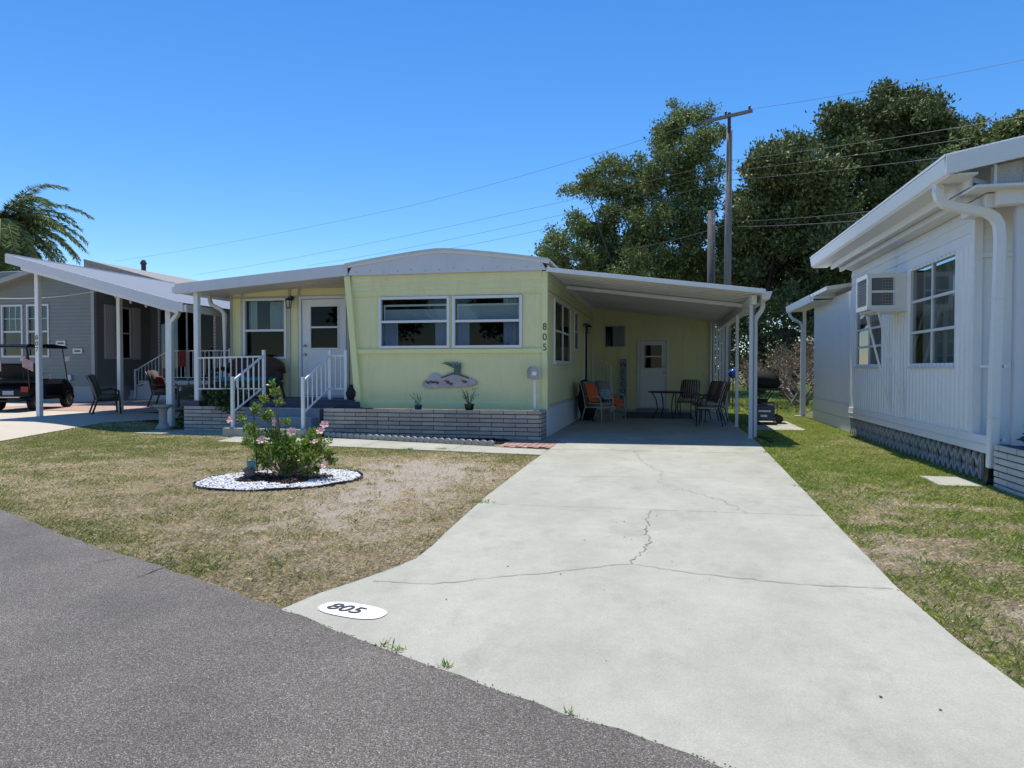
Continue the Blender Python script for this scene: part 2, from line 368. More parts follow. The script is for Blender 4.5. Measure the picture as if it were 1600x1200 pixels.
# road
ASP = bpy.data.materials.new('asphalt'); ASP.use_nodes = True; n = ASP.node_tree.nodes; l = ASP.node_tree.links; b = n['Principled BSDF']; b.inputs['Roughness'].default_value = .85
tc = n.new('ShaderNodeTexCoord')
vo = n.new('ShaderNodeTexVoronoi'); vo.inputs['Scale'].default_value = 230; l.new(tc.outputs['Object'], vo.inputs[0])
n1 = n.new('ShaderNodeTexNoise'); n1.inputs['Scale'].default_value = 240; n1.inputs['Detail'].default_value = 4; l.new(tc.outputs['Object'], n1.inputs[0])
n2 = n.new('ShaderNodeTexNoise'); n2.inputs['Scale'].default_value = 1.2; n2.inputs['Detail'].default_value = 6; l.new(tc.outputs['Object'], n2.inputs[0])
sc_ = n.new('ShaderNodeSeparateColor'); l.new(vo.outputs['Color'], sc_.inputs[0])
r1 = n.new('ShaderNodeValToRGB'); E_ = r1.color_ramp.elements; E_[0].position = 0; E_[0].color = (.104, .087, .069, 1); E_[1].position = .62; E_[1].color = (.186, .162, .134, 1)
e = E_.new(.93); e.color = (.30, .28, .25, 1); e = E_.new(.985); e.color = (.44, .40, .35, 1); l.new(sc_.outputs[0], r1.inputs[0])
r2 = n.new('ShaderNodeMapRange'); r2.inputs[1].default_value = .38; r2.inputs[2].default_value = .62; r2.inputs[3].default_value = .5; r2.inputs[4].default_value = 1.3; l.new(n1.outputs[0], r2.inputs[0])
r3 = n.new('ShaderNodeMapRange'); r3.inputs[1].default_value = .3; r3.inputs[2].default_value = .7; r3.inputs[3].default_value = .76; r3.inputs[4].default_value = 1.22; l.new(n2.outputs[0], r3.inputs[0])
mu = n.new('ShaderNodeMath'); mu.operation = 'MULTIPLY'; l.new(r2.outputs[0], mu.inputs[0]); l.new(r3.outputs[0], mu.inputs[1])
hs = n.new('ShaderNodeHueSaturation'); l.new(r1.outputs[0], hs.inputs['Color']); l.new(mu.outputs[0], hs.inputs['Value']); l.new(hs.outputs[0], b.inputs['Base Color'])
bp = n.new('ShaderNodeBump'); bp.inputs['Strength'].default_value = .9; bp.inputs['Distance'].default_value = .006; l.new(vo.outputs['Distance'], bp.inputs['Height']); l.new(bp.outputs[0], b.inputs['Normal'])
random.seed(3)
edge = []
x = -60.0
while x < 40: 
    y = 5.55-.479*(x+6.18); edge.append((x, y+random.uniform(-.02, .02)+.03*math.sin(x*1.7))); x += .12 if -8 < x < 4 else 1.0
struct(slab('street', [(-60, 5.55+.479*53.8-6.5), (40, 5.55-.479*46.2-6.5)]+edge[::-1], .040, .1, ASP))
# asphalt cracks
def crack(name, pts, w, z, m, parent, seed=1, jit=.03, step=.05):
    rr = random.Random(seed); P = []
    for (a, b_) in zip(pts, pts[1:]):
        L = math.dist(a, b_); k = max(1, int(L/step))
        for i in range(k):
            t = i/k; P.append((a[0]+(b_[0]-a[0])*t+rr.uniform(-jit, jit), a[1]+(b_[1]-a[1])*t+rr.uniform(-jit, jit)))
    P.append(pts[-1]); mb = MB(); vs = []
    for i, p in enumerate(P):
        q0 = P[max(0, i-1)]; q1 = P[min(len(P)-1, i+1)]; d = Vector((q1[0]-q0[0], q1[1]-q0[1])); d.normalize(); nrm = Vector((-d.y, d.x)); ww = w*rr.uniform(.35, 1.0)/2
        vs += [(p[0]+nrm.x*ww, p[1]+nrm.y*ww, z), (p[0]-nrm.x*ww, p[1]-nrm.y*ww, z)]
    mb.add(vs, [(2*i, 2*i+1, 2*i+3, 2*i+2) for i in range(len(P)-1)])
    return mb.build(name, m, parent)
street = bpy.data.objects['street']
CRK = mat('crack_dark', (0.05, 0.045, 0.04), .95)
CRKC = mat('crack_concrete', (0.26, 0.24, 0.20), .95)
crack('crack', [at(215, 912, Z=0)[:2], at(280, 888, Z=0)[:2]], .012, .0445, CRK, street, 3, .01)
crack('crack', [at(150, 888, Z=0)[:2], at(195, 880, Z=0)[:2]], .008, .0445, CRK, street, 4, .01)
# driveway
CON = mat('pale_concrete', (0.438, 0.43, 0.352), .85, var=.20, vscale=1.1, dirt=((0.265, 0.25, 0.20), .8, 1.9), stretch=(1, .6, 1), bump=.25, bscale=120)
def fine_speck(m, scale, lo, hi):
    n = m.node_tree.nodes; l = m.node_tree.links; b = n['Principled BSDF']; src = b.inputs['Base Color'].links[0].from_socket
    tc = n.new('ShaderNodeTexCoord'); no = n.new('ShaderNodeTexNoise'); no.inputs['Scale'].default_value = scale; no.inputs['Detail'].default_value = 5; no.inputs['Roughness'].default_value = .8
    l.new(tc.outputs['Object'], no.inputs[0]); r = n.new('ShaderNodeMapRange'); r.inputs[1].default_value = .3; r.inputs[2].default_value = .7; r.inputs[3].default_value = lo; r.inputs[4].default_value = hi
    l.new(no.outputs[0], r.inputs[0]); hs = n.new('ShaderNodeHueSaturation'); l.new(src, hs.inputs['Color']); l.new(r.outputs[0], hs.inputs['Value']); l.new(hs.outputs[0], b.inputs['Base Color'])
fine_speck(CON, 110, .80, 1.16); fine_speck(CON, 7, .93, 1.06)
CON2 = mat('cream_concrete', (0.56, 0.49, 0.385), .85, var=.08, vscale=1.2, dirt=((0.40, 0.36, 0.30), .4, 1.5)); fine_speck(CON2, 60, .92, 1.08)
dl = [(-2.14, 3.50), (-2.13, 3.60), (-2.046, 3.944), (-1.926, 4.23), (-1.821, 4.514), (-1.744, 4.806), (-1.746, 5.172), (-1.783, 5.7), (-1.863, 7.325), (-1.9, 9.8), (-1.91, 12.28), (-1.93, 13.42), (-2.28, 13.42), (-2.28, 22.8)]
drr = [(1.62, 22.8), (1.67, 14.16), (1.56, 10), (1.471, 6.83), (1.415, 4.82), (1.44, 3.92), (1.52, 3.2), (1.75, 2.5), (2.1, 1.5)]
y_r = lambda x: 5.55-.479*(x+6.18)
low = [(x, y_r(x)-.12) for x in np.arange(2.1, -2.14, -.1)]
drv = slab('driveway', dl+drr+low, .034, .08, CON); struct(drv)
K = .0385
crack('crack', [at(*p, Z=0)[:2] for p in ((582, 917), (680, 921), (760, 912), (860, 903), (935, 893), (985, 889), (1080, 904), (1160, 912), (1250, 922), (1395, 929))], .009, K, CRKC, drv, 5, .012)
crack('crack', [at(*p, Z=0)[:2] for p in ((985, 889), (1000, 873), (1016, 852), (1008, 838), (1013, 825), (1010, 812), (1018, 803))], .012, K, CRKC, drv, 6, .022, .04)
crack('crack', [at(*p, Z=0)[:2] for p in ((992, 708), (1004, 727), (1035, 742), (1030, 757), (1070, 770), (1135, 790), (1165, 808))], .007, K, CRKC, drv, 7, .03)
crack('joint', [at(*p, Z=0)[:2] for p in ((775, 793), (1290, 812))], .008, K, CRKC, drv, 8, .002)
crack('joint', [at(*p, Z=0)[:2] for p in ((832, 748), (1230, 752))], .008, K, CRKC, drv, 9, .004)
crack('joint', [at(*p, Z=0)[:2] for p in ((862, 705), (1192, 712))], .022, K, CRKC, drv, 10, .006)
mb = MB(); rr = random.Random(8)
for i in range(40):
    X = rr.uniform(-1.5, 1.3); Yc = rr.uniform(2.6, 11); r = rr.choice((.004, .005, .007, .010)); k = len(mb.v)
    mb.add([(X+r*rr.uniform(.5, 1.3)*math.cos(t), Yc+r*rr.uniform(.5, 1)*math.sin(t), K) for t in np.arange(0, 6.2, .9)], [tuple(range(7))])
mb.build('oil_spots', CRK, drv)
PAINT = mat('white_road_paint', (0.76, 0.75, 0.71), .8, dirt=((0.40, 0.40, 0.36), .9, 22.0), bump=.3, bscale=120); STEN = mat('black_stencil', (0.03, 0.03, 0.032), .7, dirt=((.4, .4, .38), .5, 40.0))
pc = at(551, 964, Z=0); ang = math.atan2(-.17, .72)
c0 = at(503, 955, Z=0); c1 = at(600, 973, Z=0); ax = (c1-c0); Lp = ax.length; ax.normalize(); ay = Vector((-ax.y, ax.x, 0)); cc = (c0+c1)/2
mb = MB(); pl = []
hw = .105
for i in range(28):
    t = 2*math.pi*i/28; q = 2.6; cx_ = math.copysign(abs(math.cos(t))**(2/q), math.cos(t)); sy_ = math.copysign(abs(math.sin(t))**(2/q), math.sin(t))
    p = cc+ax*cx_*Lp/2+ay*sy_*hw; pl.append((p.x, p.y, K))
mb.add(pl, [tuple(range(28))]); plaque = mb.build('painted_number_plaque', PAINT, drv)
text_part('805', 'number', STEN, plaque, cc+Vector((0, 0, K+.004))-ax*.05, .135, Matrix.Rotation(math.atan2(ax.y, ax.x), 3, 'Z'), .0006, .15, sx=1.15)
GRIT = mat('edge_grit', (.20, .17, .14), .95, island=.5); rr = random.Random(41); mb = MB()
for i in range(900):
    x = rr.uniform(-6.2, 1.9); y = y_r(x)+.03*math.sin(x*1.7)+rr.gauss(-.004, .010); s_ = rr.uniform(.002, .006); z = .040 if x > -2.1 else .02
    mb.add([(x+s_, y, z), (x-s_, y+s_*.5, z), (x, y-s_, z), (x, y, z+s_)], [(0, 1, 3), (1, 2, 3), (2, 0, 3)])
struct(mb.build('edge_grit', GRIT), 'stuff')
# walk, brick path, mulch strip
walk = slab('walkway', [(-8.2, 11.8), (-1.915, 11.03), (-1.915, 11.75), (-2.89, 11.98), (-6.62, 12.92), (-6.8, 12.98), (-8.65, 13.0), (-8.45, 12.8)], .030, .06, CON); struct(walk)
crack('joint', [(-5.2, 11.43), (-5.2, 12.55)], .012, .0345, CRKC, walk, 11, .002); crack('joint', [(-3.5, 11.23), (-3.5, 12.1)], .012, .0345, CRKC, walk, 12, .002)
BRK = mat('red_paver', (0.46, 0.27, 0.22), .85, var=.3, vscale=9); 
bp_ = MB()
for i in range(9):
    for j in range(7):
        x0 = -2.86+i*.105; y0 = 12.02+j*.215+(.1 if i % 2 else 0)
        if y0 > 13.3: continue
        bp_.box(x0, x0+.098, y0, min(y0+.208, 13.36), -.02, .032+rr.uniform(-.003, .003))
struct(bp_.build('brick_path', BRK, None, bevel=.003))
MUL = mat('dark_mulch', (0.07, 0.04, 0.03), .95, var=.5, vscale=40)
mb = MB(); rr = random.Random(12)
for i in range(2600):
    t = rr.random(); X = -6.7+3.75*t; yb = 12.98-.62*t*1.0; Yc = rr.uniform(yb-.02, 13.28)
    a = rr.uniform(0, 3.14); Lc = rr.uniform(.015, .045); mb.obox((X, Yc, .03+rr.uniform(0, .025)), (Lc, .012, .006), Matrix.Rotation(a, 3, 'Z')@Matrix.Rotation(rr.uniform(-.6, .6), 3, 'X'))
o = mb.build('mulch', MUL); struct(o, 'stuff')
# neighbour's slab
def gat(u, v):
    z = .1
    for _ in range(12): p = at(u, v, Z=z); z = float(gz(p.x, p.y))
    return p
pts = [gat(0, 692), gat(90, 678), gat(160, 667), gat(225, 657.5), gat(262, 653)]
poly = [(p.x, p.y) for p in pts]; d0 = Vector(poly[0])-Vector(poly[1]); d0.normalize()
poly = [(poly[0][0]+d0.x*7, poly[0][1]+d0.y*7)]+poly+[(-11.6, 24), (-40, 24), (-40, 4)]
def drape(name, poly, m, dz=.03, step=.5):
    import bmesh
    me = bpy.data.meshes.new(name); bm = bmesh.new(); bm.faces.new([bm.verts.new((x, y, 0)) for x, y in poly])
    xs = [p[0] for p in poly]
    for x in np.arange(min(xs)+step, max(xs), step):
        bmesh.ops.bisect_plane(bm, geom=bm.verts[:]+bm.edges[:]+bm.faces[:], plane_co=(x, 0, 0), plane_no=(1, 0, 0))
    for y in np.arange(5, 12, step):
        bmesh.ops.bisect_plane(bm, geom=bm.verts[:]+bm.edges[:]+bm.faces[:], plane_co=(0, y, 0), plane_no=(0, 1, 0))
    for v in bm.verts: v.co.z = float(gz(v.co.x, v.co.y))+dz
    bm.normal_update(); bm.to_mesh(me); bm.free(); me.materials.append(m); o = bpy.data.objects.new(name, me); C.objects.link(o); return o
nslab = drape('neighbour_slab', poly, CON2); struct(nslab)
PAV = mat('pinkish_paver', (0.48, 0.33, 0.27), .85, var=.25, vscale=6)
mb = MB(); mb.box(-19.5, -13.2, 16.3, 21.2, .235, .236+.004); struct(mb.build('paver_patio', PAV))
# small concrete pads right side and by the grill
for k, (a, b_) in enumerate((((2.0, 16.6), (3.05, 19.3)), ((3.15, 9.15), (3.62, 9.9)))):
    mb = MB(); mb.box(a[0], b_[0], a[1], b_[1], -.03, .03); struct(mb.build('concrete_pad', CON, bevel=.006))
mb = MB(); mb.box(-11.0, -8.75, 12.95, 13.85, -.03, .028); struct(mb.build('concrete_pad', CON))

# ------------------------------------------------------------------ grass blades (stuff)
GM = bpy.data.materials.new('grass_blade'); GM.use_nodes = True; n = GM.node_tree.nodes; l = GM.node_tree.links; b = n['Principled BSDF']; b.inputs['Roughness'].default_value = .6; b.inputs['Specular IOR Level'].default_value = .3; trl = n.new('ShaderNodeBsdfTranslucent'); msg = n.new('ShaderNodeMixShader'); msg.inputs[0].default_value = .35; l.new(b.outputs[0], msg.inputs[1]); l.new(trl.outputs[0], msg.inputs[2]); l.new(msg.outputs[0], n['Material Output'].inputs[0])
a_ = n.new('ShaderNodeAttribute'); a_.attribute_name = 'tint'; l.new(a_.outputs['Color'], b.inputs['Base Color']); l.new(a_.outputs['Color'], trl.inputs[0])
def grass(name, x0, x1, y0, y1, N, inside, rng, hs=(.010, .024), ws=.0036, lean=1.0):
    P = rng.random((N, 2))*[x1-x0, y1-y0]+[x0, y0]
    g, c = lawn_state(P[:, 0], P[:, 1]); keep = inside(P[:, 0], P[:, 1]) & (rng.random(N) < np.clip(c*1.25-.12, .03, 1)); P = P[keep]; g = g[keep]; n_ = len(P)
    dist = np.hypot(P[:, 0], P[:, 1]); z = gz(P[:, 0], P[:, 1])+.004
    isg = rng.random(n_) < np.clip(g*1.15, .03, 1)
    h = rng.uniform(*hs, n_)*(1+.35*isg)*(1+.6*fbm(P[:, 0], P[:, 1], 3.5, 4)); w = ws*np.clip(dist/5, .9, 3.2)
    th = rng.uniform(0, 2*np.pi, n_); ln = rng.uniform(.3, 1.3, n_)*lean*(1.1+.9*(~isg)); d = np.stack([np.cos(th), np.sin(th)], -1); s = np.stack([-d[:, 1], d[:, 0]], -1)
    v = np.zeros((n_, 4, 3)); B = np.concatenate([P, z[:, None]], 1)
    v[:, 0] = B; v[:, 0, :2] -= s*w[:, None]/2; v[:, 1] = B; v[:, 1, :2] += s*w[:, None]/2
    M = B.copy(); M[:, :2] += d*(h*ln*.35)[:, None]; M[:, 2] += h*.6
    v[:, 2] = M; v[:, 2, :2] += s*w[:, None]*.4; T = B.copy(); T[:, :2] += d*(h*ln)[:, None]; T[:, 2] += h*np.where(isg, .95, .75); v[:, 3] = T
    me = bpy.data.meshes.new(name); me.vertices.add(4*n_); me.vertices.foreach_set('co', v.ravel())
    fi = np.array([0, 1, 2, 0, 2, 3]); L = (np.arange(n_)[:, None]*4+fi).ravel().astype(np.int32)
    me.loops.add(len(L)); me.loops.foreach_set('vertex_index', L); me.polygons.add(2*n_); me.polygons.foreach_set('loop_start', np.arange(0, 6*n_, 3, dtype=np.int32)); me.polygons.foreach_set('loop_total', np.full(2*n_, 3, dtype=np.int32)); me.update(calc_edges=True)
    dead = np.array([.85, .73, .48]); dead2 = np.array([.50, .40, .24]); gr = np.array([.32, .36, .09]); gr2 = np.array([.15, .20, .05]); ye = np.array([.50, .47, .17])
    t = rng.random((n_, 1))**1.2; u = rng.random((n_, 1))
    col = np.where(isg[:, None], gr*t+gr2*(1-t), dead*t+dead2*(1-t)); col = np.where((isg[:, None]) & (u < .3), ye, col)
    right = (P[:, 0] > .5)[:, None] & isg[:, None]; col = np.where(right, col*np.array([1.2, 1.32, 1.0]), col)
    col = col*rng.uniform(.55, 1.25, (n_, 1)); ca = me.color_attributes.new('tint', 'FLOAT_COLOR', 'POINT'); cc_ = np.concatenate([np.repeat(col, 4, 0), np.ones((4*n_, 1))], 1); ca.data.foreach_set('color', cc_.ravel().astype(np.float32))
    me.materials.append(GM); o = bpy.data.objects.new(name, me); C.objects.link(o); struct(o, 'stuff'); return o
LX = np.array([p[1] for p in dl[:11]]); LXX = np.array([p[0] for p in dl[:11]])
RXY = np.array([(p[1], p[0]) for p in drr[::-1]])
bedc = (-4.65, 7.98)
def in_bed(x, y, k=1.0):
    dx = x-bedc[0]; dy = y-bedc[1]; a = math.radians(38); p = dx*math.cos(a)+dy*math.sin(a); q = -dx*math.sin(a)+dy*math.cos(a)
    return (p/(1.0*k))**2+(q/(.80*k))**2 < 1
SB = np.array(poly[:6])
def in_left(x, y):
    road = y > 5.55-.479*(x+6.18)+.03*np.sin(x*1.7)+.01
    dv = x < np.interp(y, LX, LXX)-.02
    wl = 11.8-.1225*(x+8.2)+np.where(x < -8.2, 50, 0)
    wk = y < np.where(x < -8.25, np.where(x < -8.7, 12.95+.0*x, 12.9), wl)-.01
    far = (x > -8.3) | (y < 12.93) | ((x < -11.05) & (y < 14.6))
    sl_ = x > np.interp(y, SB[:, 1], SB[:, 0])-.02
    return road & dv & wk & far & sl_ & ~in_bed(x, y, 1.02)
def in_left2(x, y):
    wk = (y < 11.8-.1225*(x+8.2)-.01) | (x < -8.22)
    pad = ~((x > -11.02) & (y > 12.93)); st = ~((x > -8.5) & (y > 12.7))
    return (y > 5.55-.479*(x+6.18)+.03*np.sin(x*1.7)+.01) & (x < np.interp(y, LX, LXX)-.02) & wk & pad & st & (x > np.interp(y, SB[:, 1], SB[:, 0])-.02) & ~in_bed(x, y, 1.02)
rng = np.random.default_rng(1)
grass('lawn_grass', -13.5, -1.7, 3.4, 14.9, 850000, in_left2, rng)
def in_right(x, y):
    return (x > np.interp(y, RXY[:, 0], RXY[:, 1])+.015) & (x < np.where(y < 7.4, 8.0, np.where(y < 9.3, 3.72, 3.86))) & ~((x > 2) & (x < 3.05) & (y > 16.6) & (y < 19.3)) & ~((x > 3.15) & (x < 3.62) & (y > 9.15) & (y < 9.9))
grass('side_yard_grass', 1.35, 6, 2.2, 24, 700000, in_right, rng, hs=(.010, .026), ws=.003)
grass('back_yard_grass', 1.6, 12, 23, 60, 60000, lambda x, y: x > -50, rng, hs=(.05, .10), ws=.004)
def tufts(name, spots, rng, h=.07):
    P = []
    for (x, y, r, k) in spots: P.append(np.stack([x+rng.normal(0, r, k), y+rng.normal(0, r*.7, k), np.full(k, .03)], 1))
    P = np.concatenate(P); D = rng.normal(size=P.shape)*[1, 1, .3]+[0, 0, 1.1]
    o = leaves(name, P, D, rng.uniform(.3, .8, len(P))*h, mat('weed_green', (.25, .33, .09), .6, island=.4, trans=.3), None, wid=.16, rng=rng, fold=.05)
    struct(o, 'stuff')
tufts('weeds', [(*at(u, v, Z=0)[:2], r, k) for u, v, r, k in ((1215, 692, .07, 200), (1240, 705, .09, 160), (745, 790, .07, 130), (1200, 710, .05, 100), (1262, 765, .07, 120), (1210, 640, .1, 60), (1345, 835, .05, 90), (1380, 790, .07, 90), (620, 1027, .022, 22), (600, 1021, .02, 20), (697, 1054, .014, 18), (890, 1129, .012, 12), (580, 762, .05, 70), (690, 705, .06, 60), (725, 712, .06, 90), (640, 705, .04, 50), (260, 676, .1, 90), (1290, 690, .1, 140), (1450, 890, .06, 90), (1420, 880, .05, 60), (112, 672, .05, 60), (130, 668, .05, 50), (60, 684, .05, 50))], rng)

rg = np.random.default_rng(55); n_ = 420; P = np.stack([rg.uniform(-9, 3.4, n_), rg.uniform(2.4, 12, n_), np.full(n_, .016)], 1)
P = P[(P[:, 1] > 5.7-.479*(P[:, 0]+6.18)) & ((P[:, 0] < -2.0) | (P[:, 0] > 1.7))]; D = rg.normal(size=P.shape)*[1, 1, .12]
struct(leaves('leaf_litter', P, D, rg.uniform(.012, .035, len(P)), mat('fallen_leaf', (.30, .19, .09), .8, island=.6), None, .5, rg), 'stuff')
# ------------------------------------------------------------------ generic house parts
def prof_ribs(a0, a1, pitch, w=.012, d=.008):
    """flat boards with narrow V grooves"""
    out = [(a0, 0)]; x = a0+pitch
    while x < a1-w:
        out += [(x-w/2, 0), (x, -d), (x+w/2, 0)]; x += pitch
    out.append((a1, 0)); return out
def prof_corr(a0, a1, pitch=.1, d=.014):
    out = []; x = a0
    while x < a1:
        for f, dd in ((0, 0), (.18, d), (.62, d), (.80, 0)):
            if x+f*pitch < a1: out.append((x+f*pitch, dd))
        x += pitch
    out.append((a1, 0)); return out
def prof_lap(z0, z1, pitch=.115, d=.014):
    out = []; z = z0
    while z < z1-1e-6:
        out.append((z, d)); t = min(z+pitch, z1); out.append((t-1e-4, .001)); z += pitch
    out.append((z1, .0)); return out
def frame_x(mb, y, x0, x1, z0, z1, w=.05, out=.03, inn=.05):
    y0, y1 = y-out, y+inn
    mb.box(x0-w, x0, y0, y1, z0-w, z1+w); mb.box(x1, x1+w, y0, y1, z0-w, z1+w)
    mb.box(x0, x1, y0, y1, z1, z1+w); mb.box(x0, x1, y0, y1, z0-w, z0); return mb
def frame_y(mb, x, y0_, y1_, z0, z1, out, w=.05, o=.03, inn=.05):
    xa, xb = (x-inn, x+o) if out > 0 else (x-o, x+inn)
    mb.box(xa, xb, y0_-w, y0_, z0-w, z1+w); mb.box(xa, xb, y1_, y1_+w, z0-w, z1+w)
    mb.box(xa, xb, y0_, y1_, z1, z1+w); mb.box(xa, xb, y0_, y1_, z0-w, z0); return mb
def curtain(mb, x0, x1, z0, z1, y, pitch=.09, amp=.018, ax='x'):
    k = len(mb.v); N = max(6, int((x1-x0)/pitch*6)); 
    for i in range(N+1):
        x = x0+(x1-x0)*i/N; d = amp*math.sin(2*math.pi*(x-x0)/pitch)
        for z in (z0, z1): mb.v.append((x, y+d, z) if ax == 'x' else (y+d, x, z))
    for i in range(N): mb.f.append((k+2*i, k+2*i+2, k+2*i+3, k+2*i+1))

# ------------------------------------------------------------------ the yellow home
home = thing('mobile_home', 'pale yellow mobile home with white fascia, covered front steps and an attached carport', 'mobile home', (-4.5, 13.95, 0))
FY = 13.95; XL = -6.45; XR = -2.30; BY = 22.8; PY = 14.95
W1 = (-5.80, -4.37, 1.86, 2.82); W2 = (-4.20, -2.86, 1.86, 2.81)
mb = MB()
mb.sheet('x', FY, -1, prof_ribs(XL, XR-.1, .135, .02, .005), 1.78, 2.90, [W1, W2])
mb.sheet('x', FY, -1, prof_ribs(XL, XR-.1, .075, .014, .0028), .70, 1.70, [])
mb.build('front_wall', YEL, home)
mb = MB()                                         # upper band: three rolled steps
mb.sheet('x', FY, -1, [(2.90, .02), (2.995, .02), (3.0, .035), (3.08, .028), (3.10, .045), (3.19, .035), (3.22, .055), (3.36, .055)], XL, XR-.1, [], horiz=True)
mb.box(XL, XR-.1, FY-.03, FY+.02, 2.885, 2.905)
mb.build('upper_band', YEL, home)
mb = MB(); mb.box(XL-.0, XR-.1, FY-.05, FY+.02, 1.70, 1.78); mb.box(XL, XR-.1, FY-.035, FY+.02, .56, .70); mb.box(XL, XR-.1, FY-.058, FY, 1.774, 1.79)
mb.build('ledge', YELT, home, bevel=.004)
mb = MB(); mb.box(XR-.10, XR+.012, FY-.045, FY+.06, .56, 3.32); cornerb = mb.build('corner_board', YELT, home, bevel=.004)
mb = MB(); mb.prism([(-6.60, 3.32), (-6.47, 3.32), (-6.22, .58), (-6.36, .58)], 'xz', FY-.10, FY+.02); mb.build('slanted_board', YELT, home, bevel=.004)
for i, ch in enumerate('805'):
    text_part(ch, 'house_number', BLACK, cornerb, (XR-.042, FY-.048, 2.215-i*.205), .20, RX, .004, sx=.9)
# sides
SW1 = (14.85, 17.35, 1.56, 2.82); SW2 = (18.2, 18.95, 1.90, 2.80); SD = (20.5, 21.4, .72, 2.72)
mb = MB(); mb.sheet('y', XR, 1, prof_ribs(FY, BY, .30, .02, .008), .66, 2.95, [SW1, SW2, SD]); mb.sheet('y', XR, 1, prof_lap(2.95, 3.45, .125, .016), FY, BY, [], horiz=True)
mb.build('carport_side_wall', YEL, home)
mb = MB(); mb.box(XR-.02, XR+.012, FY+.02, BY, 0, .60); mb.build('skirt', WHTD, home)
mb = MB(); mb.box(XR-.02, XR+.03, FY+.06, BY, .60, .66); mb.build('skirt_trim', GREYT, home)
BW = (-1.87, -1.28, 2.09, 2.72); BD = (-.80, .02, .16, 2.26)
mb = MB(); mb.sheet('x', BY, -1, prof_ribs(XR, 1.34, .405, .018, .008), .08, 3.35, [BW, BD]); mb.build('carport_back_wall', YEL, home)
mb = MB()
for i in range(4): mb.box(1.34+i*.09, 1.40+i*.09, BY-.12+.03*i, BY, .05, 3.0)
mb.build('white_slats', WHT, home)
mb = MB(); mb.box(XR, 1.34, BY-.015, BY, .03, .10); mb.build('base_trim', GREYT, home)
PW = (-9.60, -8.60, 1.66, 2.96); PD = (-8.17, -7.12, .76, 2.98)
mb = MB(); mb.sheet('x', PY, -1, prof_ribs(-10.0, XL+.1, 1.2, .02, .006), .70, 3.40, [PW, PD]); mb.build('porch_wall', YEL, home)
mb = MB()
for x in (-10.0, -9.72, -8.50, -8.26, -7.05): mb.box(x, x+.055, PY-.022, PY, .72, 3.36)
mb.box(-9.93, -7.0, PY-.018, PY, 3.02, 3.06); mb.box(-10.0, XL, PY-.05, PY, 3.22, 3.42)
mb.build('porch_trim', GREYT, home, bevel=.003)
mb = MB(); mb.sheet('x', FY+.07, -1, [(XL, 0), (XR, 0)], .6, 3.4, [W1, W2]); mb.sheet('y', XR-.07, 1, [(FY, 0), (BY, 0)], .6, 3.4, [SW1, SW2, SD]); mb.sheet('x', PY+.07, -1, [(-10.0, 0), (XL, 0)], .6, 3.4, [PW, PD]); mb.build('dark_liner', ROOM, home)  # added dark sheets so the rooms behind the glass read unlit
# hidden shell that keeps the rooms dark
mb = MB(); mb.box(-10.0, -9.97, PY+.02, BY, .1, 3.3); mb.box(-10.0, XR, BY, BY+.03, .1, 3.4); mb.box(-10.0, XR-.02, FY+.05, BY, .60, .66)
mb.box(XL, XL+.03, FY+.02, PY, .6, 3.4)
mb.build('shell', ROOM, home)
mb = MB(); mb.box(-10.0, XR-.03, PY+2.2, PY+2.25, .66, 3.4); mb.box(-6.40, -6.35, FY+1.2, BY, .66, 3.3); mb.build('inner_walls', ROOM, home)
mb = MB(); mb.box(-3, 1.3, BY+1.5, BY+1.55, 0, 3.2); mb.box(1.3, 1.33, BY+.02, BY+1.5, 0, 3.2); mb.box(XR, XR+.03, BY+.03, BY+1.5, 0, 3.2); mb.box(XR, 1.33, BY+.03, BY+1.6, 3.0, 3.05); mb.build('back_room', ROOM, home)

def window_x(y, hole, parent, kind):
    x0, x1, z0, z1 = hole; w = .055
    fr = frame_x(MB(), y, x0, x1, z0, z1, w, .045, .06)
    zm = z0+(z1-z0)*(.52 if kind != 'porch' else .47)
    fr.box(x0, x1, y-.035, y+.04, zm-.025, zm+.025)
    fo = fr.build('window', WHT, parent, bevel=.005)
    g = MB(); g.add([(x0, y, zm+.025), (x1, y, zm+.025), (x1, y, z1), (x0, y, z1)], [(0, 1, 2, 3)]); g.build('pane', GLASS, fo)
    g = MB(); g.add([(x0, y+.02, z0), (x1, y+.02, z0), (x1, y+.02, zm-.025), (x0, y+.02, zm-.025)], [(0, 1, 2, 3)]); g.build('pane', GLASSM, fo)
    cl = {'front1': [(x0, x0+.34, z0-.05, zm-.03, .07), (x1-.28, x1, z0-.05, zm-.03, .07)], 'front2': [(x0, x0+.28, z0-.05, zm-.03, .07), (x1-.36, x1, z0-.05, z1, .13)],
          'porch': [(x0, x0+.22, zm, z1, .12), (x0+.45, x1-.02, zm, z1, .3)]}[kind]
    for (a, b_, c0_, c1_, dy_) in cl: c = MB(); curtain(c, a, b_, c0_, c1_, y+dy_); c.build('curtain', CURT, fo, smooth=True)
    if kind.startswith('front'):
        s_ = MB(); s_.box(x0+.02, x1-.02, y+.07, y+.09, z1-.14, z1-.10); s_.box(x0+.02, x0+.05, y+.07, y+.09, zm, z1-.14); s_.box(x1-.05, x1-.02, y+.07, y+.09, zm, z1-.14); s_.build('inner_sash', WHT, fo)
        s_ = MB(); s_.box(x0+.01, x1-.01, y+.09, y+.10, zm+.0, z1-.14 if kind == 'front2' else z1-.2); s_.build('shade', PANE_TONE, fo)  # panel colour stands in for pale sky reflected in the upper panes
    return fo
window_x(FY, W1, home, 'front1'); window_x(FY, W2, home, 'front2'); window_x(PY, PW, home, 'porch')
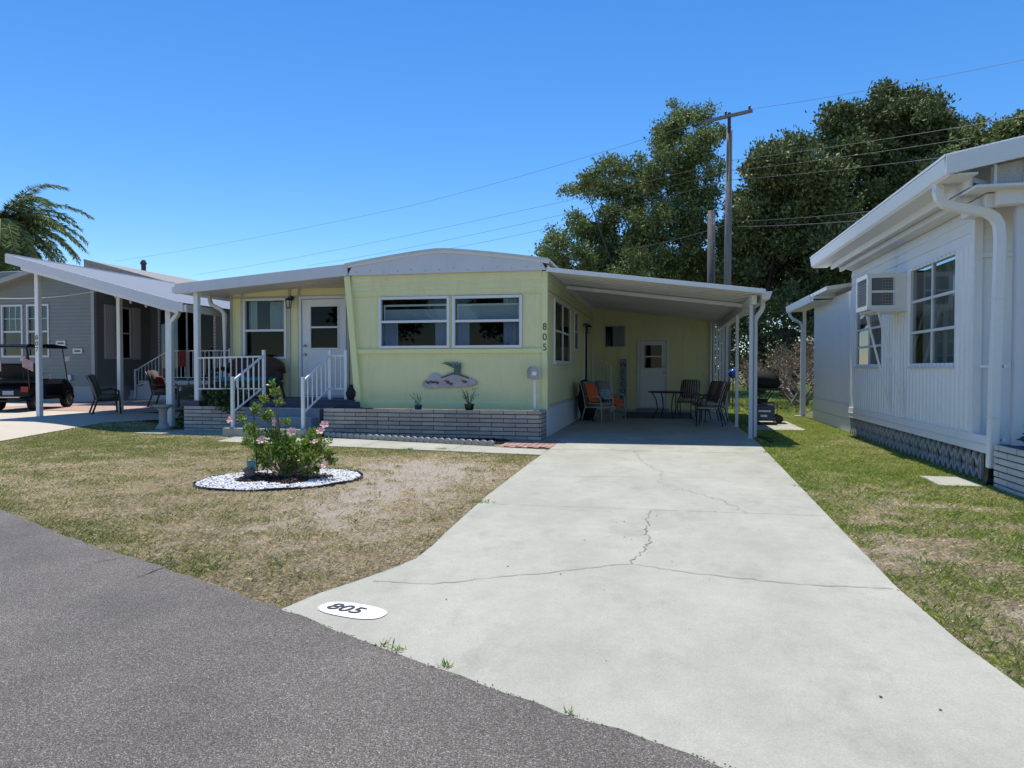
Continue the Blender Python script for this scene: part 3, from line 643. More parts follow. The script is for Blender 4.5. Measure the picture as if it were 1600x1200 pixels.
def window_y(x, hole, out, parent, mull=(), hbar=(), wmat=WHT, curt=True, gm=GLASSD):
    y0, y1, z0, z1 = hole; fr = frame_y(MB(), x, y0, y1, z0, z1, out, .05, .03, .05)
    a, b_ = (x-.03, x+.02) if out > 0 else (x-.02, x+.03)
    for m_ in mull: fr.box(a, b_, m_-.025, m_+.025, z0, z1)
    for z in hbar: fr.box(a+.001, b_-.001, y0, y1, z-.02, z+.02)
    fr.box(x-.06 if out < 0 else x, x if out < 0 else x+.06, y0-.06, y1+.06, z0-.075, z0-.05)
    fo = fr.build('window', wmat, parent, bevel=.004)
    g = MB(); g.add([(x, y0, z0), (x, y1, z0), (x, y1, z1), (x, y0, z1)], [(0, 1, 2, 3)]); g.build('pane', gm, fo)
    if curt:
        c = MB(); curtain(c, y0, y1, z0, z1, x-out*.15, ax='y'); c.build('curtain', curt if not isinstance(curt, bool) else CURT, fo, smooth=True)
    return fo
window_y(XR, SW1, 1, home, [16.1], [2.2], curt=False); window_y(XR, SW2, 1, home, [], [2.35], curt=False)
fr = frame_y(MB(), XR, SD[0], SD[1], SD[2], SD[3], 1, .06); dso = fr.build('side_door', WHT, home)
g = MB(); g.box(XR-.02, XR-.01, SD[0], SD[1], SD[2], SD[3]); g.build('screen', CHAR, dso)
fo = frame_x(MB(), BY, *BW, .03, .02, .03).build('window', GREYT, home); g = MB(); g.box(BW[0], BW[1], BY, BY+.004, BW[2], BW[3]); g.build('pane', GLASSD, fo)
def door(y, hole, glass, knobx, parent, name, shade=True):
    x0, x1, z0, z1 = hole
    fr = frame_x(MB(), y, x0, x1, z0, z1, .06, .03, .05).build('door_frame', WHT, parent, bevel=.004)
    gx0, gx1, gz0, gz1, gm = glass; L = MB(); yd0, yd1 = y+.0, y+.045; t = .012
    L.box(x0+t, gx0, yd0, yd1, z0+t, z1-t); L.box(gx1, x1-t, yd0, yd1, z0+t, z1-t); L.box(gx0, gx1, yd0, yd1, z0+t, gz0); L.box(gx0, gx1, yd0, yd1, gz1, z1-t)
    lf = L.build(name, WHT, parent)
    T = MB(); frame_x(T, yd0, gx0, gx1, gz0, gz1, .035, .014, -.001); T.box(gx0, gx1, yd0-.012, yd0+.02, gm-.02, gm+.02)
    T.box(x0+.12, x1-.10, yd0-.006, yd0+.001, z0+.14, z0+.152); T.box(x0+.12, x1-.10, yd0-.006, yd0+.001, gz0-.16, gz0-.148)
    T.box(x0+.12, x0+.132, yd0-.006, yd0+.001, z0+.152, gz0-.16); T.box(x1-.112, x1-.10, yd0-.006, yd0+.001, z0+.152, gz0-.16)
    T.build('glazing_bead', WHT, lf, bevel=.003)
    g = MB(); g.box(gx0, gx1, y+.02, y+.024, gz0, gz1); g.build('pane', GLASSD, lf)
    if shade: g = MB(); g.box(gx0, gx1, y+.05, y+.056, gz1-(gz1-gm)*.32, gz1); g.build('shade', PANE_TONE, lf)
    for zz in (0, .20):
        k = MB(); k.lathe([(.03, 0), (.03, .01), (.014, .015), (.014, .035), (.028, .045), (.03, .06), (.018, .07)], (knobx, yd0, gz0-.03+zz-.12), 12, Matrix.Rotation(math.pi/2, 3, 'X')); k.build('handle', CHROME, lf, smooth=True)
    return lf
door(PY, PD, (-7.94, -7.28, 1.86, 2.80, 2.33), PD[0]+.09, home, 'front_door')
door(BY, BD, (-.66, -.12, 1.40, 2.12, 1.76), BD[1]-.07, home, 'carport_door')
mb = MB(); mb.box(BD[0]-.08, BD[1]+.08, BY-.16, BY, .02, .14); mb.build('door_step', STEPG, home)
# roof
RY0, RY1 = 13.84, 23.4
arc = []
for i in range(25):
    t = i/24; x = -6.56+t*(4.31)
    arc.append((x, 3.565+.265*(1-abs(2*t-.955)**1.25) if t < .4775 else 3.55+.28*(1-(abs(t-.4775)/.5225)**1.3)))
top = [(x, z) for x, z in arc]
mb = MB(); mb.prism([(x, z-.035) for x, z in top][::-1]+[(x, z) for x, z in top], 'xz', RY0-.05, RY1); mb.build('roof', GALV, home)
mb = MB(); mb.prism([(-6.52, 3.33), (-2.30, 3.33)]+[(x, z-.037) for x, z in top if -6.52 < x < -2.3][::-1], 'xz', RY0, RY0+.02); fas = mb.build('gable_fascia', GREYW, home)
mb = MB(); mb.prism([(x, z-.10) for x, z in top][::-1]+[(x, z-.034) for x, z in top], 'xz', RY0-.022, RY0-.002); mb.build('fascia_cap', WHTD, home)
for i in range(14): mb = MB(); mb.obox((-6.3+i*.3, RY0-.003, 3.40+.02*math.sin(i*2.1)), (.014, .006, .014)); mb.build('screw', BRONZE, fas)
mb = MB(); mb.prism([(-10.62, 3.03), (-6.50, 3.33), (-6.50, 3.575), (-10.62, 3.26)], 'xz', RY0-.03, RY0+.0); mb.build('porch_fascia', GREYW, home, bevel=.006)
mb = MB(); mb.prism([(-10.62, 3.20), (-6.4, 3.50), (-6.4, 3.56), (-10.62, 3.255)], 'xz', RY0, 19.5); mb.build('porch_roof', GALV, home)
mb = MB()
for i in range(14):
    x0 = -10.55+i*.3; 
    mb.prism([(x0, 3.06+(x0+10.62)*.073), (x0+.285, 3.06+(x0+.285+10.62)*.073), (x0+.285, 3.08+(x0+.285+10.62)*.073), (x0, 3.08+(x0+10.62)*.073)], 'xz', RY0+.01, PY if x0 > -10 else 19.4)
mb.build('porch_ceiling', CEIL, home)
mb = MB(); mb.box(-10.70, -10.56, RY0-.02, 19.5, 3.06, 3.20); mb.build('porch_gutter', WHTD, home, bevel=.01)
mb = MB(); mb.rtube([(-10.40, 14.75, 3.1), (-10.40, 14.75, 2.98), (-10.36, 14.75, 2.88), (-10.14, 14.8, 2.76), (-10.06, 14.8, 2.66), (-10.06, 14.8, .75)], .07, .09); mb.build('downspout', WHT, home, bevel=.006)
mb = MB(); mb.box(-10.24, -10.13, 13.93, 14.04, .66, 3.10); pst = mb.build('post', WHT, home, bevel=.006)
mb = MB(); mb.box(-10.32, -10.06, 13.86, 14.12, .56, .68); mb.build('post_base', NAVY, pst, bevel=.006)
# carport roof: deep metal pans that run from the house down to the gutter
def cz(x): return 3.36-(x+2.24)*.1275
mb = MB(); x1_ = 1.80
mb.prism([(-2.24, cz(-2.24)-.012), (x1_, cz(x1_)-.012), (x1_, cz(x1_)), (-2.24, cz(-2.24))], 'xz', RY0, RY1-.2); mb.build('carport_roof', GALV, home)
mb = MB(); y = RY0+.02
while y < BY+.1:
    for (ya, yb, dz) in ((y, y+.275, .045), (y+.275, y+.30, .060)):
        mb.prism([(-2.24, cz(-2.24)-dz-.01), (x1_-.02, cz(x1_-.02)-dz-.01), (x1_-.02, cz(x1_-.02)-dz+.004), (-2.24, cz(-2.24)-dz+.004)], 'xz', ya, yb)
    y += .30
mb.build('carport_ceiling', CEIL, home)
mb = MB(); mb.prism([(-2.30, cz(-2.3)-.075), (x1_, cz(x1_)-.075), (x1_, cz(x1_)+.012), (-2.30, cz(-2.3)+.012)], 'xz', RY0-.03, RY0); mb.build('carport_fascia', WHT, home, bevel=.008)
mb = MB(); mb.prism([(-2.2, cz(-2.2)-.17), (1.62, cz(1.62)-.17), (1.62, cz(1.62)-.09), (-2.2, cz(-2.2)-.09)], 'xz', 16.0, 16.05); mb.build('cross_beam', WHTD, home)
mb = MB(); mb.box(1.60, 1.70, 14.3, BY, 2.62, 2.80); mb.build('side_beam', WHTD, home, bevel=.005)
mb = MB(); mb.prism([(1.78, 2.70), (1.92, 2.70), (1.97, 2.85), (1.78, 2.85)], 'xz', 14.2, 23.1); mb.build('gutter', WHT, home, bevel=.006)
mb = MB(); mb.rtube([(1.86, 14.72, 2.72), (1.86, 14.72, 2.60), (1.83, 14.72, 2.52), (1.76, 14.72, 2.42), (1.72, 14.72, 2.34), (1.72, 14.72, 2.2), (1.72, 14.72, .03)], .085, .11); mb.build('downspout', WHT, home, bevel=.008)
for i, yy in enumerate((14.45, 17.2, 20.0, 21.3, 22.5)):
    mb = MB(); mb.box(1.585, 1.655, yy, yy+.07, .02, 2.64 if i else 2.80)
    pst = mb.build('post', WHTD if i else GREYW, home, bevel=.006)
    mb = MB(); mb.box(1.57, 1.67, yy-.02, yy+.09, .034, .05); mb.build('post_foot', GREYW, pst)
mb = MB(); mb.tube([(1.665, 14.43, .05), (1.665, 14.43, 2.85)], .012, 8); mb.build('ground_wire_conduit', mat('blue_grey_pipe', (.18, .26, .36), .5), home)
mb = MB(); mb.prism([(.30, 3.36), (.42, 3.36), (.36, 3.5)], 'xz', 14, 14.02)
# porch deck and steps
mb = MB()
for i in range(9): mb.box(-10.1 if i > 4 else -8.70, -6.36, 13.72+i*.137, 13.72+i*.137+.13, .705, .735)
dk = mb.build('porch_deck', NAVY, home, bevel=.003)
mb = MB(); mb.box(-8.72, -6.2, 13.70, 13.735, .54, .70); mb.box(-8.72, -6.2, 13.685, 13.70, .61, .615); mb.build('rim_board', NAVY, dk)
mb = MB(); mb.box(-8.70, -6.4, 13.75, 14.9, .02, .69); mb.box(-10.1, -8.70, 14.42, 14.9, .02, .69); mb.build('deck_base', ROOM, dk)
mb = MB(); mb.box(-8.66, -6.95, 13.42, 13.70, .02, .55); mb.box(-8.62, -6.99, 13.14, 13.42, .02, .38); stp = mb.build('front_steps', STEPG, home, bevel=.008)
mb = MB(); mb.box(-8.68, -6.93, 13.385, 13.69, .55, .562); mb.box(-8.64, -6.97, 13.105, 13.40, .38, .392); mb.build('tread_nosing', mat('pale_blue_tread', (.36, .41, .47), .6, var=.1), stp)
mb = MB(); mb.box(-8.72, -6.90, 12.72, 13.13, 0, .19); mb.build('concrete_step', CON, home, bevel=.012)
# railings
def rail(parent, name, p0, p1, zt0, zt1, zb0, zb1, posts, nb):
    """top rail p0->p1 between (x,y) ends, heights at each end; posts [(x,y,z0,z1)]"""
    mb = MB(); mb.bar((*p0, zt0), (*p1, zt1), .042, .034); r = mb.build(name, WHT, parent); mb = MB(); mb.bar((*p0, zb0), (*p1, zb1), .03, .026); mb.build('bottom_rail', WHT, r)
    for (x, y, a, b_) in posts: q = MB(); q.box(x-.032, x+.032, y-.032, y+.032, a, b_); q.build('railing_post', WHT, r, bevel=.006)
    for i in range(nb):
        t = (i+1)/(nb+1); x = p0[0]+(p1[0]-p0[0])*t; y = p0[1]+(p1[1]-p0[1])*t; q = MB()
        q.box(x-.010, x+.010, y-.010, y+.010, zb0+(zb1-zb0)*t, zt0+(zt1-zt0)*t); q.build('baluster', WHT, r)
    return r
rail(home, 'porch_railing', (-10.12, 13.92), (-8.50, 13.92), 1.62, 1.65, .94, .95, [], 11)
rail(home, 'stair_railing', (-8.63, 12.95), (-8.50, 13.90), 1.13, 1.68, .50, .99, [(-8.63, 12.95, .17, 1.22), (-8.50, 13.90, .73, 1.79)], 5)
rail(home, 'stair_railing', (-7.06, 12.95), (-6.95, 13.90), 1.13, 1.68, .50, .99, [(-7.06, 12.95, .17, 1.22), (-6.95, 13.90, .73, 1.78)], 5)
rail(home, 'stair_railing', (-6.95, 13.93), (-6.60, 13.93), 1.66, 1.66, .96, .96, [(-6.60, 13.93, .73, 1.78)], 2)
rail(home, 'carport_stair_railing', (-2.2, 22.2), (-1.65, 22.2), 1.78, 1.45, .60, .30, [(-2.2, 22.2, .0, 1.85), (-1.65, 22.2, .0, 1.5)], 4)
# lanterns
def lantern(c, axis, parent):
    q = MB(); x, y, z = c
    dx, dy = axis
    q.lathe([(.055, 0), (.055, .02)], (x, y, z), 12, Matrix.Rotation(math.pi/2, 3, 'X') if dy else Matrix.Rotation(math.pi/2, 3, 'Y'))
    q.tube([(x, y, z), (x+dx*.08, y+dy*.08, z+.05), (x+dx*.15, y+dy*.15, z+.03), (x+dx*.15, y+dy*.15, z-.02)], .010, 8)
    q.lathe([(.085, -.06), (.075, -.03), (.03, 0)], (x+dx*.15, y+dy*.15, z), 12)
    q.lathe([(.05, -.24), (.05, -.225)], (x+dx*.15, y+dy*.15, z), 8)
    for i in range(4): 
        a = i*math.pi/2+.78; q.tube([(x+dx*.15+.07*math.cos(a), y+dy*.15+.07*math.sin(a), z-.06), (x+dx*.15+.045*math.cos(a), y+dy*.15+.045*math.sin(a), z-.23)], .006, 6)
    o = q.build('wall_lantern', BLACK, parent); g = MB(); g.lathe([(.04, -.22), (.06, -.065)], (x+dx*.15, y+dy*.15, z), 8); g.build('lamp_glass', mat('clear_lamp_glass', (.5, .52, .5), .1), o)
lantern((-8.40, PY-.02, 3.0), (0, -1), home); lantern((XR+.02, 20.2, 2.62), (1, 0), home)
# vent on roof
mb = MB(); mb.lathe([(.05, 0), (.05, .22), (.09, .22), (.09, .30), (.03, .34)], (-4.1, 18.5, 3.78), 12); mb.build('roof_vent', WHT, home)

# ------------------------------------------------------------------ brick planters
BRICKS = mat('painted_grey_brick', (0.54, 0.455, 0.385), .85, var=.15, vscale=3, dirt=((0.23, 0.21, 0.21), .55, 5.0), bump=.35, bscale=60, island=.13)
MORT = mat('dark_mortar', (0.09, 0.085, 0.085), .95)
def brick_run(mb, axis, c, out, a0, a1, z0, rows, bl=.47, bh=.066, gap=.016, seed=0):
    rr = random.Random(seed)
    for r in range(rows):
        off = (r % 2)*bl*.5; a = a0-off; z = z0+r*(bh+gap)
        while a < a1:
            s_, e_ = max(a, a0), min(a+bl-gap*.6, a1)
            if e_-s_ > .03:
                d = rr.uniform(-.004, .004); lo, hi = sorted((c, c+out*(.03+d)))
                if axis == 'x': mb.box(s_, e_, lo, hi, z, z+bh)
                else: mb.box(lo, hi, s_, e_, z, z+bh)
            a += bl
def planter(label, x0, x1, y0, y1, ztop, seed):
    t = thing('brick_planter', label, 'planter', ((x0+x1)/2, y0, 0), 'brick planters along the front of the yellow home')
    rows = 7; h = rows*.082
    m_ = MB(); w = .09
    m_.box(x0+.03, x1-.03, y0+.03, y0+w, -.02, ztop-.012); m_.box(x0+.03, x0+w, y0+w, y1, -.02, ztop-.012); m_.box(x1-w, x1-.03, y0+w, y1, -.02, ztop-.012); m_.build('mortar_core', MORT, t)
    b_ = MB(); brick_run(b_, 'x', y0+.03, -1, x0, x1, ztop-h+.012, rows, seed=seed); brick_run(b_, 'y', x0+.03, -1, y0+.03, y1, ztop-h+.012, rows, seed=seed+1); brick_run(b_, 'y', x1-.03, 1, y0+.03, y1, ztop-h+.012, rows, seed=seed+2)
    b_.build('brickwork', BRICKS, t, bevel=.004)
    s = MB(); s.box(x0+w, x1-w, y0+w, y1, .3, ztop-.06); s.build('soil', MUL, t)
    return t
planter('long grey brick planter under the front windows of the yellow home', -6.80, -2.31, 13.30, 13.90, .585, 4)
planter('short grey brick planter with ivy at the porch corner', -10.45, -8.74, 13.86, 14.4, .56, 9)
# scalloped edging
EDG = mat('pale_edging', (0.50, 0.48, 0.43), .9, var=.3, vscale=12, bump=.3)
p0 = Vector((-6.62, 13.0)); p1 = Vector((-2.93, 12.08)); ne = 26; dirv = (p1-p0).normalized(); step = (p1-p0).length/ne
ed0 = None
for i in range(ne):
    p = p0+dirv*step*(i+.5)
    if ed0 is None:
        q = MB(); pr = [(-step/2+.003, 0)]+[(-(step/2-.003)*math.cos(t), .055+.045*math.sin(t)) for t in np.linspace(0, math.pi, 9)]+[(step/2-.003, 0)]
        q.prism(pr, 'xz', -.025, .025); ed0 = q.build('scalloped_edging', EDG, None, bevel=.008)
        tag(ed0, 'pale scalloped concrete edging block in the row before the long brick planter', 'garden edging', 'scalloped edging blocks in front of the brick planter'); e_ = ed0
    else: e_ = ed0.copy(); C.objects.link(e_)
    e_.location = (p.x, p.y, .03); e_.rotation_euler = (rr.uniform(-.05, .05), rr.uniform(-.04, .04), math.atan2(dirv.y, dirv.x)+rr.uniform(-.08, .08))
# mailbox
t = thing('mailbox', 'grey metal mailbox on a post at the right end of the brick planter', 'mailbox', (-2.47, 13.52, .5))
GM_ = mat('mailbox_metal', (0.42, 0.42, 0.43), .5, metal=.3, var=.15, dirt=((.25, .22, .2), .4, 9))
prof = [(-.085, 0), (.085, 0), (.085, .15)]+[(.085*math.cos(a), .15+.085*math.sin(a)) for a in np.linspace(.2, math.pi-.2, 8)]+[(-.085, .15)]
R_ = Matrix.Rotation(math.radians(18), 3, 'Z')
def place_prism(poly, y0, y1, org, R_):
    q = MB(); q.prism(poly, 'xz', y0, y1); q.v = [tuple(Vector(org)+R_@Vector(v)) for v in q.v]; return q
b_ = place_prism(prof, -.15, .32, (-2.49, 13.50, 1.20), R_).build('box', GM_, t, bevel=.004)
place_prism([(x*1.06, z*1.03-.003) for x, z in prof], -.165, -.148, (-2.49, 13.50, 1.20), R_).build('flap', GM_, b_, bevel=.003)
place_prism([(-.055, .06), (.03, .06), (.03, .13), (-.055, .13)], -.172, -.166, (-2.49, 13.50, 1.20), R_).build('sticker', WHT, b_)
place_prism([(.09, .04), (.097, .04), (.097, .12), (.09, .12)], -.05, .02, (-2.49, 13.50, 1.20), R_).build('flag', RED, b_)
q = MB(); q.box(-2.495, -2.44, 13.50, 13.555, .48, 1.20); q.build('post', WHTD, t, bevel=.004); q = MB(); q.box(-2.55, -2.38, 13.45, 13.62, 1.18, 1.20); q.build('bracket', GM_, t)
# wall art : dune, sun, sandpipers, sea oats
t = thing('wall_art', 'beach dune wall plaque with shorebirds and sea oats on the yellow siding', 'wall art', (-4.35, FY-.06, 1.0))
DUN = mat('dune_grey', (0.62, 0.54, 0.54), .7, var=.3, vscale=9); SUNM = mat('pale_disc', (0.50, 0.48, 0.55), .6); OAT = mat('teal_grass_paint', (0.12, 0.20, 0.19), .6, var=.5, vscale=20); BIRD = mat('bird_paint', (0.20, 0.13, 0.09), .7, var=.6, vscale=60)
ax0 = -4.90
dune = [(0, .02), (.05, -.03), (.2, -.045), (.4, -.02), (.6, -.03), (.85, -.01), (1.02, .0), (1.15, .05), (1.18, .10), (1.1, .15), (.95, .18), (.85, .24), (.7, .30), (.58, .29), (.46, .23), (.36, .17), (.2, .15), (.06, .13), (.02, .08)]
q = MB(); q.prism([(ax0+x, 1.02+z) for x, z in dune], 'xz', FY-.05, FY-.03); q.build('dune', DUN, t, bevel=.006)
q = MB(); q.prism([(ax0+.27+.13*math.cos(a), 1.16+.14*math.sin(a)) for a in np.linspace(0, math.pi, 14)], 'xz', FY-.045, FY-.028); q.build('sun_disc', SUNM, t)
q = MB(); q.prism([(ax0+.42, 1.19), (ax0+.7, 1.28), (ax0+1.0, 1.18), (ax0+1.0, 1.21), (ax0+.7, 1.315), (ax0+.42, 1.215)], 'xz', FY-.06, FY-.05); q.build('crest', BIRD, t)
q = MB()
for i in range(13):
    a = -.35+i*.075; b0 = ax0+.70+i*.009; q.tube([(b0, FY-.06, 1.26), (b0+.03*math.sin(a)+.01, FY-.065, 1.40), (b0-.06+.25*(i-6)/12-.04, FY-.07, 1.50+.025*math.sin(i*2.3)), (b0-.13+.32*(i-6)/12, FY-.065, 1.53-.05*abs(i-7)/7)], [.010, .011, .010, .003], 5)
q.build('sea_oats', OAT, t)
for bx, bz in ((.14, .08), (.24, .09), (.33, .08), (.55, .10), (.62, .06), (.92, .10)):
    q = MB(); x = ax0+bx; z = 1.02+bz
    q.sphere((x, FY-.06, z), .035, 8, 6, (1.3, .4, .7)); q.sphere((x-.05, FY-.062, z+.02), .016, 6, 5); q.tube([(x-.06, FY-.062, z+.018), (x-.10, FY-.062, z+.005)], [.004, .002], 4)
    q.tube([(x, FY-.06, z-.02), (x+.005, FY-.06, z-.055)], .003, 4); q.build('bird', BIRD, t)
# pots on the planter
def potplant(label, x, y, z, r, h, m, seed, k, hh, cat='potted plant', name='potted_plant'):
    t = thing(name, label, cat, (x, y, z)); q = MB()
    q.lathe([(r*.78, 0), (r, h*.85), (r*1.06, h*.85), (r*1.06, h), (r*.92, h), (r*.9, h*.8)], (x, y, z), 14); q.build('pot', m, t)
    rg = np.random.default_rng(seed); q = MB(); P = []; D = []
    for i in range(k):
        a = rg.uniform(0, 6.28); s_ = rg.uniform(.2, .9); e = Vector((math.cos(a)*s_*hh*.7, math.sin(a)*s_*hh*.35, hh*rg.uniform(.5, 1))); b0 = Vector((x, y, z+h*.8))
        q.tube([b0, b0+e*.5+Vector((0, 0, .02)), b0+e], [.003, .0025, .0015], 4)
        for j in range(4): P.append(list(b0+e*rg.uniform(.3, 1))); D.append(list(rg.normal(size=3)))
    q.build('stems', mat('stem_olive', (.13, .13, .06), .8), t)
    leaves('foliage', np.array(P), np.array(D), rg.uniform(.02, .05, len(P)), mat('leaf_olive', (.10, .13, .05), .6, island=.4), t, rng=rg)
    return t
potplant('small plant in a navy square pot on the brick planter, left of the black one', -4.84, 13.50, .545, .075, .12, NAVYP, 3, 9, .30)
potplant('leggy plant in a black pot on the brick planter below the wall art', -3.78, 13.50, .545, .095, .15, BLACK, 4, 22, .36)
t = thing('vase', 'dark round vase on the porch step end beside the railing', 'vase', (-6.45, 13.85, .735)); q = MB(); q.lathe([(.04, 0), (.10, .08), (.11, .16), (.06, .24), (.035, .30), (.05, .32)], (-6.45, 13.85, .735), 14); q.build('body', CHAR, t, smooth=True)
# ivy
rg = np.random.default_rng(21)
def foliage_cloud(name, blobs, N, size, m, parent, rg, wid=.5, shell=.75, up=.2):
    P = []; D = []
    tot = sum(b_[3]**2 for b_ in blobs)
    for (x, y, z, r, *sc) in blobs:
        k = max(8, int(N*r*r/tot)); d = rg.normal(size=(k, 3)); d /= np.linalg.norm(d, axis=1, keepdims=True); rad = r*rg.uniform(shell, 1.08, (k, 1))*(1+.12*np.sin(d[:, :1]*5+d[:, 2:3]*7))
        s = np.array(sc[0] if sc else (1, 1, 1)); P.append(np.array([x, y, z])+d*rad*s); D.append(d+rg.normal(size=(k, 3))*.9+[0, 0, up])
    P = np.concatenate(P); D = np.concatenate(D); return leaves(name, P, D, rg.uniform(size*.6, size*1.3, len(P)), m, parent, wid, rg)
IVY = mat('ivy_leaf', (.07, .12, .03), .45, island=.5, trans=.15)
t = thing('ivy', 'trailing green ivy filling the short brick planter by the porch post', 'plant', (-9.5, 14.1, .55))
foliage_cloud('foliage', [(-9.9, 14.05, .72, .16), (-9.65, 14.05, .76, .20), (-9.35, 14.05, .80, .22), (-9.08, 14.02, .78, .20), (-9.2, 13.88, .62, .14), (-9.5, 13.9, .62, .13), (-8.92, 13.98, .66, .12), (-9.3, 13.84, .5, .08)], 1500, .075, IVY, t, rg, .8)
q = MB()
for i in range(10): x = -9.9+i*.1; q.tube([(x, 14.1, .5), (x+.05, 14.0, .7), (x+.02, 13.9, .75)], .005, 4)
q.build('stem', mat('stem_brown', (.1, .07, .04), .8), t)

# ------------------------------------------------------------------ wicker loveseat on porch
t = thing('wicker_loveseat', 'dark brown wicker loveseat with teal cushion on the front porch', 'loveseat', (-9.35, 14.45, .735))
x0, x1, z0 = -10.0, -8.45, .735; q = MB()
xs = np.linspace(x0+.1, x1-.1, 15); bk = [(x, z0+.62+.32*math.sin(math.pi*(x-x0)/(x1-x0))**.5) for x in xs]
q.prism([(x0+.1, z0+.38)]+bk+[(x1-.1, z0+.38)], 'xz', 14.74, 14.80); q.build('backrest', WICK, t, bevel=.02)
q = MB(); q.tube([(x, 14.75, z) for x, z in [(x0+.05, z0+.55)]+bk+[(x1-.05, z0+.55)]], .04, 8); q.build('back_rim', WICK, t, smooth=True)
q = MB(); q.box(x0+.08, x1-.08, 14.15, 14.76, z0+.22, z0+.36); q.build('seat', WICK, t, bevel=.02)
q = MB(); q.box(x0+.14, x1-.14, 14.12, 14.72, z0+.365, z0+.46); q.build('cushion', TEAL, t, bevel=.035, smooth=True)
for xx in (x0+.06, x1-.10):
    q = MB(); q.tube([(xx, 14.74, z0+.62), (xx, 14.5, z0+.66), (xx, 14.2, z0+.60), (xx, 14.08, z0+.48), (xx, 14.10, z0+.2), (xx+(.05 if xx > -9 else -.05), 14.08, .735)], .05, 8); q.build('armrest', WICK, t, smooth=True)
for xx in (x0+.08, x1-.12):
    q = MB(); q.tube([(xx, 14.72, z0+.3), (xx+(.05 if xx > -9 else -.05), 14.78, z0)], .025, 8); q.build('leg', WICK, t)
t = thing('side_table', 'small dark side table left of the porch loveseat behind the railing', 'side table', (-10.2, 14.5, .735)); 
q = MB(); q.lathe([(.2, .5), (.2, .53)], (-10.25, 14.5, .735), 14); q.build('top', BLACK, t); 
for a in (0, 2.1, 4.2): q = MB(); q.tube([(-10.25+.15*math.cos(a), 14.5+.15*math.sin(a), .735), (-10.25+.1*math.cos(a), 14.5+.1*math.sin(a), 1.235)], .012, 6); q.build('leg', BLACK, t)

# ------------------------------------------------------------------ chairs
def patio_chair(name, label, style, cat='chair', group=None):
    """faces -Y (front), origin at floor centre"""
    t = thing(name, label, cat, (0, 0, 0), group); fm = {'striped': BRONZE, 'sling': BRONZE, 'white': mat('ivory_metal', (.55, .52, .47), .5), 'deep': BRONZE}[style]
    w = .56 if style != 'deep' else .66; hw = w/2; sh = .42 if style != 'deep' else .36; r = .013 if style != 'deep' else .022
    for s_ in (-1, 1):
        q = MB(); q.tube([(s_*hw, -.27, 0), (s_*hw, -.25, sh), (s_*hw, -.23, sh+.20), (s_*hw, -.15, sh+.25), (s_*hw, .12, sh+.22), (s_*hw, .24, sh+.24)], r, 8); q.build('arm', fm, t, smooth=True)
        q = MB(); q.tube([(s_*hw, .34, 0), (s_*hw*.98, .22, sh), (s_*hw*.95, .30, sh+.35), (s_*hw*.9, .40, sh+.58)], r, 8); q.build('leg', fm, t, smooth=True)
    q = MB()
    for (a, b_) in (((-hw, -.25, sh-.02), (hw, -.25, sh-.02)), ((-hw, .22, sh-.03), (hw, .22, sh-.03)), ((-hw, -.25, sh-.02), (-hw, .22, sh-.03)), ((hw, -.25, sh-.02), (hw, .22, sh-.03)), ): q.tube([a, b_], r, 6)
    if style in ('striped', 'white'): q.tube([(-hw*.9, .40, sh+.57), (hw*.9, .40, sh+.57)], r, 6)
    else: tb = MB(); tb.tube([(-hw*.9, .40, sh+.57), (hw*.9, .40, sh+.57)], r, 6); tb.build('top_bar', fm, t)
    if style in ('striped', 'white'):
        for i in range(6): x = -hw*.75+i*hw*.3; q.tube([(x, .22, sh), (x, .30, sh+.35), (x*.9, .40, sh+.57)], .007, 5)
    q.build('frame', fm, t)
    sm = {'striped': STRIPE, 'sling': CREAM, 'white': wave_mat('grey_striped_cushion', (.12, .10, .10), (.55, .50, .45), 9.0, 'X') if 'grey_striped_cushion' not in MATS else MATS['grey_striped_cushion'], 'deep': TAUPE}[style]
    th = {'striped': .07, 'sling': .02, 'white': .08, 'deep': .13}[style]
    q = MB(); q.box(-hw*.9, hw*.9, -.26, .22, sh-.005, sh+th); q.build('seat', sm if style != 'striped' else CREAM, t, bevel=min(.03, th*.45), smooth=th > .03)
    M = Matrix.Rotation(math.radians(-17), 3, 'X'); q = MB(); hb = .56; q.obox((0, .29-th*.3, sh+.06+hb/2), (w*.88, th, hb), M); q.build('backrest', sm, t, bevel=min(.03, th*.45), smooth=th > .03)
    return t
gr_ = 'striped patio chairs round the carport table'
ch = patio_chair('patio_chair', 'patio chair with red striped back cushion behind the carport table by the back wall', 'striped', group=gr_)
put(ch, (.62, 20.9, .034), math.radians(-15))
dup(ch, (1.02, 19.35, .034), math.radians(-62), 'patio chair with red striped cushion at the right of the carport table, middle of three')
dup(ch, (1.12, 18.55, .034), math.radians(-70), 'patio chair with dark striped cushion just behind the cream sling chair')
ch = patio_chair('patio_chair', 'dark metal patio chair with plain cream sling beside the carport posts', 'sling'); put(ch, (1.02, 17.35, .034), math.radians(-100))
t = thing('patio_table', 'dark metal patio table among the striped chairs in the carport', 'table', (.05, 19.7, .034))
q = MB(); q.lathe([(.50, .70), (.52, .72), (.50, .735)], (.05, 19.7, .034), 28); q.build('tabletop', BRONZE, t)
for i in range(4):
    a = i*math.pi/2+.4; cx_, sx_ = math.cos(a), math.sin(a); q = MB(); q.tube([(.05+.42*cx_, 19.7+.42*sx_, .034), (.05+.28*cx_, 19.7+.28*sx_, .30), (.05+.32*cx_, 19.7+.32*sx_, .55), (.05+.44*cx_, 19.7+.44*sx_, .735)], .016, 6); q.build('leg', BRONZE, t, smooth=True)
ch = patio_chair('patio_chair', 'ivory metal armchair with striped seat against the skirt in the carport', 'white'); put(ch, (-1.62, 17.75, .034), math.radians(62))
